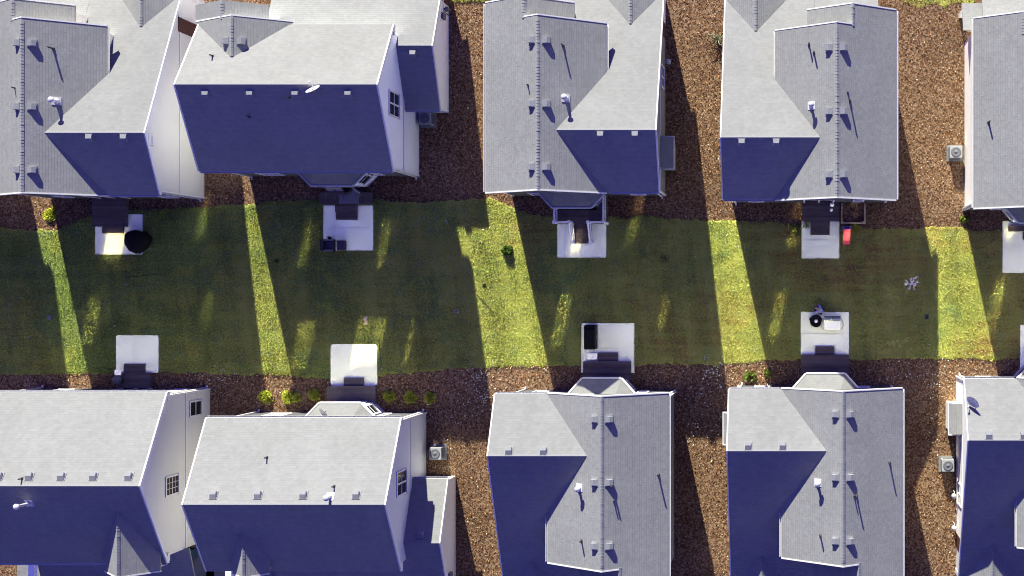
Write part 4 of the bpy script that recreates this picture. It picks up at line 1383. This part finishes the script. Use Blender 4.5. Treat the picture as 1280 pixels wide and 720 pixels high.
# arching grey-green plant by the upper wall
p = at(900, 50)
e = empty('arching_plant', (p.x - .1, p.y, 0), 'arching grey-green plant with long curled stems on sunlit mulch', 'plant')
mb = MB()
for k in range(11):
    a = random.uniform(0, 6.28); L_ = random.uniform(.5, 1.15); hh = random.uniform(.35, .7)
    pts = []
    for j in range(8):
        t_ = j / 7
        aa = a + t_ * random.uniform(.4, 1.0)
        pts.append((L_ * t_ * math.cos(aa), L_ * t_ * math.sin(aa), .02 + hh * math.sin(t_ * math.pi * .95)))
    mb.tube(pts, [.03, .028, .026, .024, .02, .017, .012, .006], 5)
mb.build('stem', m_bright('grey_green_stem', (.62, .66, .42), .2, 8.0), e)
q, c = leaf_cloud(130, .45, .5, .14, ((.45, .5, .3), (.7, .72, .45)), 41, spiky=True)
attr_mesh('foliage', q, 4, c, M['leafcol'], parent=e)

# pale bare sapling in the shaded lawn
p = at(1138, 354)
e = empty('bare_sapling', (p.x, p.y, .04), 'young bare tree with white branches and a dark patch of turf around it', 'tree')
tr_ = MB(); tr_.tube([(0, 0, 0), (.03, .02, .5), (.0, .0, 1.0)], [.045, .036, .03], 7); tr_.build('trunk', M['bark_white'], e)
cr = MB()
rs = random.Random(4)
def limb(p, d, L_, r, lev):
    q = p + d * L_
    m_ = p.lerp(q, .5) + Vector((rs.uniform(-.05, .05), rs.uniform(-.05, .05), .03))
    cr.tube([p, m_, q], [r, r * .8, r * .55], 5)
    if lev:
        for _ in range(3):
            nd = (d + Vector((rs.uniform(-.9, .9), rs.uniform(-.9, .9), rs.uniform(-.1, .7)))).normalized()
            limb(p.lerp(q, rs.uniform(.5, 1)), nd, L_ * rs.uniform(.5, .8), r * .62, lev - 1)
for k in range(6):
    a = k * 1.05 + rs.uniform(-.3, .3)
    limb(Vector((0, 0, .5 + .1 * k)), Vector((math.cos(a), math.sin(a), .75)).normalized(), rs.uniform(.32, .5), .026, 2)
cr.build('crown', M['bark_white'], e)

# ------------------------------------------------------------------ oddments on the lawn
p = at(457.5, 400.5)
mb = MB(); mb.prism([(-.1, .26, 0), (.12, .27, 0), (.09, .05, 0), (.17, -.02, 0), (.13, -.27, 0), (-.06, -.25, 0), (-.04, -.02, 0), (-.12, .06, 0)], (0, 0, .06))
o = mb.build('chew_bone', M['tan'], bevel=.015); o.location = (p.x, p.y, .07); tag(o, 'pale tan bone shaped toy lying on the shaded lawn', 'dog toy')
p = at(1158, 396)
e = empty('drain_cover', (p.x, p.y, .05), 'small green square drain cover in the shaded lawn', 'drain cover')
mb = MB(); mb.box(-.14, .14, -.16, .16, -.02, .05); mb.build('frame', M['drain'], e, bevel=.01)
mb = MB()
for k in range(5): mb.box(-.1, .1, -.12 + k * .055, -.09 + k * .055, .051, .06)
mb.build('grate', M['black'], e)
p = at(63, 397)
mb = MB(); mb.box(-.12, .12, -.14, .14, -.02, .09); mb.box(-.07, .07, -.09, .09, .085, .1)
o = mb.build('valve_box', M['walk'], bevel=.012); o.location = (p.x, p.y, .05); tag(o, 'small grey square valve box in shade beside the sunlit strip', 'valve box')
p = at(571, 389)
mb = MB()
for k in range(9):
    mb.tube([(.12 * math.cos(k * .6), .12 * math.sin(k * .6), .02), (.12 * math.cos(k * .6 + .6), .12 * math.sin(k * .6 + .6), .04)], .02, 6)
mb.lathe((.1, -.06, 0), [(.05, 0), (.055, .05), (.02, .07)], 10)
o = mb.build('hose_sprinkler', M['metal_white']); o.location = (p.x, p.y, .06); tag(o, 'small white ring sprinkler on the shaded lawn by the sunlit strip', 'sprinkler')
pts = [at(474, 425), at(476, 446), at(478, 460), at(484, 462), at(495, 464), at(507, 467)]
mb = MB(); mb.tube([v + Vector((0, 0, .08)) for v in pts], .02, 6)
o = mb.build('garden_hose', M['hose']); tag(o, 'thin green garden hose beside the rounded patio', 'hose')
mb = MB(); mb.lathe((0, 0, 0), [(.04, 0), (.06, .06), (.04, .1), (.01, .12)], 10)
o = mb.build('hose_nozzle', M['metal_white'], o); o.location = at(478, 460) + Vector((0, 0, .07))
for (a, b, lb) in (((597, 368), (619, 394), 'long thin dark stick on the sunlit grass strip'), ((160, 347), (206, 343), 'faint thin stick on the dark lawn below the upper left patio')):
    pa, pb = at(*a), at(*b)
    m_ = (pa + pb) / 2
    mb = MB(); mb.tube([pa - m_, (pa + pb) / 2 - m_ + Vector((.03, .04, .02)), pb - m_], [.022, .018, .01], 6)
    mb.tube([(0.02, .03, .01), (.22, .16, .03)], [.012, .005], 5)
    o = mb.build('fallen_stick', M['bark']); o.location = (m_.x, m_.y, .12); tag(o, lb, 'stick')
for (px, py, r_, lb) in ((606, 357, .13, 'small dark leafy twig cluster on the sunlit grass strip'), (830, 323, .3, 'dark sunken turf clump in the shaded lawn'), (347, 326, .16, 'small dark twig with pale end at the shadow edge')):
    q, c = leaf_cloud(90, r_, .1, .1, ((.05, .06, .02), (.12, .12, .05)), int(px), spiky=True)
    o = attr_mesh('turf_clump', q, 4, c, M['leafcol']); p = at(px, py); o.location = (p.x, p.y, .05); tag(o, lb, 'turf clump')

# made-up bin in place of the bluish shaded walkway, and a brick pier
p = at(243, 690)
e = empty('walkway_standin_bin', (p.x, p.y, 0), 'blue grey wheeled bin shape standing in for the shaded walkway between the two lower left houses', 'bin')
mb = MB(); mb.obox((0, 0, .05), Vector((1, 0, 0)), Vector((0, 1, 0)), UP, -.26, .26, -.3, .3, 0, .9); mb.build('body', M['bin_blue'], e, bevel=.03)
mb = MB(); mb.box(-.29, .29, -.34, .33, .952, 1.02); mb.build('lid', M['bin_blue'], e, bevel=.02)
for sx in (-1, 1):
    mb = MB(); mb.tube([(sx * .27, .28, .1), (sx * .33, .28, .1)], .1, 12); mb.build('wheel', M['black'], e)
p = at(240, 674)
e = empty('brick_pier', (p.x, p.y, 0), 'reddish brick pier in the gap between the lower left houses', 'brick pier')
mb = MB(); mb.box(-.35, .35, -.3, .3, 0, .8); mb.build('shaft', M['terracotta'], e)
mb = MB(); mb.box(-.38, .38, -.33, .33, .802, .88); mb.build('cap', M['terracotta'], e, bevel=.01)


# ------------------------------------------------------------------ meters along the sunlit wall of the lower right house
for (py, lb) in ((620, 'white gas meter low on the wall of the lower right house, nearer the air conditioner'), (660, 'white utility meter low on the wall of the lower right house, toward the street')):
    p = at(1193.5, py, 1.0)
    e = empty('utility_meter', (9.55, p.y, 0), lb, 'meter')
    mb = MB(); mb.lathe((-.05, 0, .85), [(.03, 0), (.15, .03), (.15, .25), (.03, .3)], 14); mb.build('dial_case', M['metal_white'], e)
    mb = MB(); mb.tube([(.0, -.22, 0), (.0, -.22, .7), (-.03, -.1, .9)], .03, 8); mb.tube([(.0, .22, 0), (.0, .22, .8), (-.03, .1, 1.0)], .03, 8); mb.build('pipe', M['metal_white'], e)
p = at(834.5, 77, .9)
e = empty('gas_meter', (-8.15, p.y, 0), 'grey gas meter in shade at the wall of the railed deck house', 'meter')
mb = MB(); mb.lathe((.0, 0, .7), [(.03, 0), (.16, .03), (.16, .28), (.03, .32)], 14); mb.build('dial_case', M['metal_white'], e)
mb = MB(); mb.tube([(.0, -.25, 0), (.0, -.25, .8), (.0, -.1, .9)], .03, 8); mb.build('pipe', M['metal_grey'], e)


# ------------------------------------------------------------------ stuff: grass blades, mulch chips, leaf litter
def inside(x, y, boxes, g=0.0):
    m_ = np.zeros(len(x), bool)
    for (x0, x1, y0, y1) in boxes: m_ |= (x > x0 - g) & (x < x1 + g) & (y > y0 - g) & (y < y1 + g)
    return m_


n = 330000
x = RNG.uniform(-52, 17, n); y = RNG.uniform(-5.6, 6.2, n)
k = (y < lawn_top(x) + RNG.normal(0, .05, n)) & (y > lawn_bot(x) + RNG.normal(0, .05, n)) & ~inside(x, y, SLABS, -.01)
x, y = x[k], y[k]
fx = np.concatenate([RNG.uniform(-22.6, -19.1, 9000), RNG.uniform(6.4, 10.9, 9000)]); fy = RNG.uniform(17.9, 21, 18000)
k = (fy > 18.1 + .3 * RNG.random(18000))
x = np.concatenate([x, fx[k]]); y = np.concatenate([y, fy[k]])
n = len(x)
L = RNG.uniform(.05, .13, n) * (.7 + .7 * value_noise(x, y, 1.3, 51))
az = RNG.uniform(0, 2 * np.pi, n); lean = RNG.uniform(.2, 1.0, n)
wd = RNG.uniform(.012, .028, n)
base = np.stack([x, y, lawn_z(x, y) - .005], 1)
d = np.stack([np.cos(az) * lean, np.sin(az) * lean, np.ones(n)], 1); d /= np.linalg.norm(d, axis=1)[:, None]
sd = np.stack([-np.sin(az), np.cos(az), np.zeros(n)], 1)
co = np.stack([base - sd * wd[:, None], base + sd * wd[:, None], base + d * L[:, None]], 1).reshape(-1, 3)
tint = RNG.uniform(.55, 1.3, n)[:, None] * np.ones((1, 3))
dry = RNG.random(n) < .07
tint[dry] = np.array([1.35, 1.2, 2.6])
o = attr_mesh('grass', co, 3, tint, M['blades'], 'stuff')
o['label'] = 'mown grass of the shared back lawn'

n = 210000
x = RNG.uniform(-52, 17, n); y = RNG.uniform(-19.5, 20, n)
k = ((y > lawn_top(x) - .05) | (y < lawn_bot(x) + .05)) & ~inside(x, y, SLABS + HOUSE_BOX, -.05)
x, y = x[k], y[k]; n = len(x)


def flakes(x, y, smin, smax, tilt, z0=.012):
    n = len(x)
    s = RNG.uniform(smin, smax, n); asp = RNG.uniform(.25, .7, n)
    az = RNG.uniform(0, 2 * np.pi, n)
    nrm = np.stack([RNG.normal(0, tilt, n), RNG.normal(0, tilt, n), np.ones(n)], 1); nrm /= np.linalg.norm(nrm, axis=1)[:, None]
    a = np.stack([np.cos(az), np.sin(az), np.zeros(n)], 1); a -= nrm * (a * nrm).sum(1)[:, None]; a /= np.linalg.norm(a, axis=1)[:, None]
    b = np.cross(nrm, a)
    c = np.stack([x, y, z0 + RNG.uniform(.0, .05, n) + s * .25], 1)
    A = a * s[:, None]; B = b * (s * asp)[:, None]
    return np.stack([c - A * .5 - B * .3, c - A * .1 - B * .55, c + A * .5, c + A * .05 + B * .5], 1).reshape(-1, 3)


pal = np.array([(.09, .05, .03), (.20, .10, .055), (.34, .18, .09), (.46, .27, .14), (.56, .36, .20), (.66, .50, .32), (.78, .68, .5)])
pw_ = np.array([.16, .2, .22, .18, .12, .08, .04])
ci = RNG.choice(len(pal), n, p=pw_)
col = np.array([1.72, 1.55, 1.36]) * pal[ci] * RNG.uniform(.75, 1.25, n)[:, None]
# the bed along the lower row is drier and paler
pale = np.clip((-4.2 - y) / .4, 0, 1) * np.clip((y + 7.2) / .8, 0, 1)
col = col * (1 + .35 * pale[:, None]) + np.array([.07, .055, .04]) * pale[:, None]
col *= (.75 + .5 * value_noise(x, y, .5, 61))[:, None]
o = attr_mesh('mulch_chips', flakes(x, y, .04, .13, .45), 4, col, M['chips'], 'stuff')
o['label'] = 'brown mulch chips between the houses'

spots = [((595, 470), .55, .9, 110), ((604, 492), .35, .7, 60), ((880, 480), 1.2, 1.4, 70), ((893, 463), .55, .4, 90), ((868, 540), 1.1, .9, 70), ((560, 520), 1.6, 1.4, 40), ((1000, 470), 2.4, .5, 30),
         ((860, 505), 1.2, 1.6, 40), ((540, 275), 2.5, .5, 60), ((280, 470), 1.2, .3, 60), ((1120, 465), 2.2, .6, 35), ((1168, 500), .3, 2.2, 60), ((545, 105), 1.0, 2.5, 12), ((820, 300), 3, 1, 25), ((30, 420), 3, 1.2, 22), ((480, 280), 2, .5, 18)]
xs, ys = [], []
for (c0, sx, sy, m_) in spots:
    p = at(*c0)
    xs.append(RNG.normal(p.x, sx, m_)); ys.append(RNG.normal(p.y, sy, m_))
x = np.concatenate(xs); y = np.concatenate(ys)
k = ~inside(x, y, SLABS + HOUSE_BOX, .1); x, y = x[k], y[k]
col = np.array([3.6, 3.7, 2.4])[None] * RNG.uniform(.15, 1.5, len(x))[:, None] ** 1.5
o = attr_mesh('fallen_leaves', flakes(x, y, .04, .13, .5, .05), 4, col, M['chips'], 'stuff')
o['label'] = 'pale leaf litter scattered over shaded mulch'

# ------------------------------------------------------------------ light, sky, camera
w = bpy.data.worlds.new('World'); S.world = w; w.use_nodes = True
nt = w.node_tree
bg = nt.nodes['Background']
sky = nt.nodes.new('ShaderNodeTexSky'); sky.sky_type = 'NISHITA'; sky.sun_disc = False
sky.sun_elevation = SUN_EL; sky.sun_rotation = -SUN_AZ
sky.air_density = 1.0; sky.dust_density = .4; sky.ozone_density = 4.0
tint = nt.nodes.new('ShaderNodeMix'); tint.data_type = 'RGBA'; tint.blend_type = 'MULTIPLY'; tint.inputs[0].default_value = 1.0
nt.links.new(sky.outputs[0], tint.inputs[6]); tint.inputs[7].default_value = (.68, .40, 1.28, 1)
nt.links.new(tint.outputs[2], bg.inputs[0]); bg.inputs[1].default_value = .065

sd = bpy.data.lights.new('sun', 'SUN'); sd.energy = 5.0; sd.angle = R(.5); sd.color = (1.0, .97, .84)
so = bpy.data.objects.new('sun', sd); C.objects.link(so)
sv = Vector((-math.sin(SUN_AZ) * math.cos(SUN_EL), math.cos(SUN_AZ) * math.cos(SUN_EL), math.sin(SUN_EL)))
so.rotation_euler = sv.to_track_quat('Z', 'Y').to_euler(); so.location = sv * 200

cd = bpy.data.cameras.new('camera'); co_ = bpy.data.objects.new('camera', cd); C.objects.link(co_)
co_.location = (0, 0, CAM_H)
cd.sensor_fit = 'HORIZONTAL'; cd.sensor_width = 36.0; cd.lens = 36.0 * FOC / 1280
cd.shift_x = (640 - NX) / 1280; cd.shift_y = (NY - 360) / 1280
cd.clip_end = 2000
S.camera = co_

S.view_settings.view_transform = 'Standard'; S.view_settings.look = 'None'; S.view_settings.exposure = 0
S.render.engine = 'CYCLES'
S.cycles.use_denoising = True
S.cycles.denoiser = 'OPENIMAGEDENOISE'
S.cycles.denoising_input_passes = 'RGB_ALBEDO_NORMAL'
S.cycles.denoising_prefilter = 'ACCURATE'
S.cycles.pixel_filter_type = 'BLACKMAN_HARRIS'; S.cycles.filter_width = 1.05
S.cycles.max_bounces = 5; S.cycles.diffuse_bounces = 1; S.cycles.glossy_bounces = 3
S.cycles.caustics_reflective = True; S.cycles.blur_glossy = 0.0
S.cycles.sample_clamp_indirect = 0.0
S.cycles.use_guiding = True; S.cycles.guiding_training_samples = 128
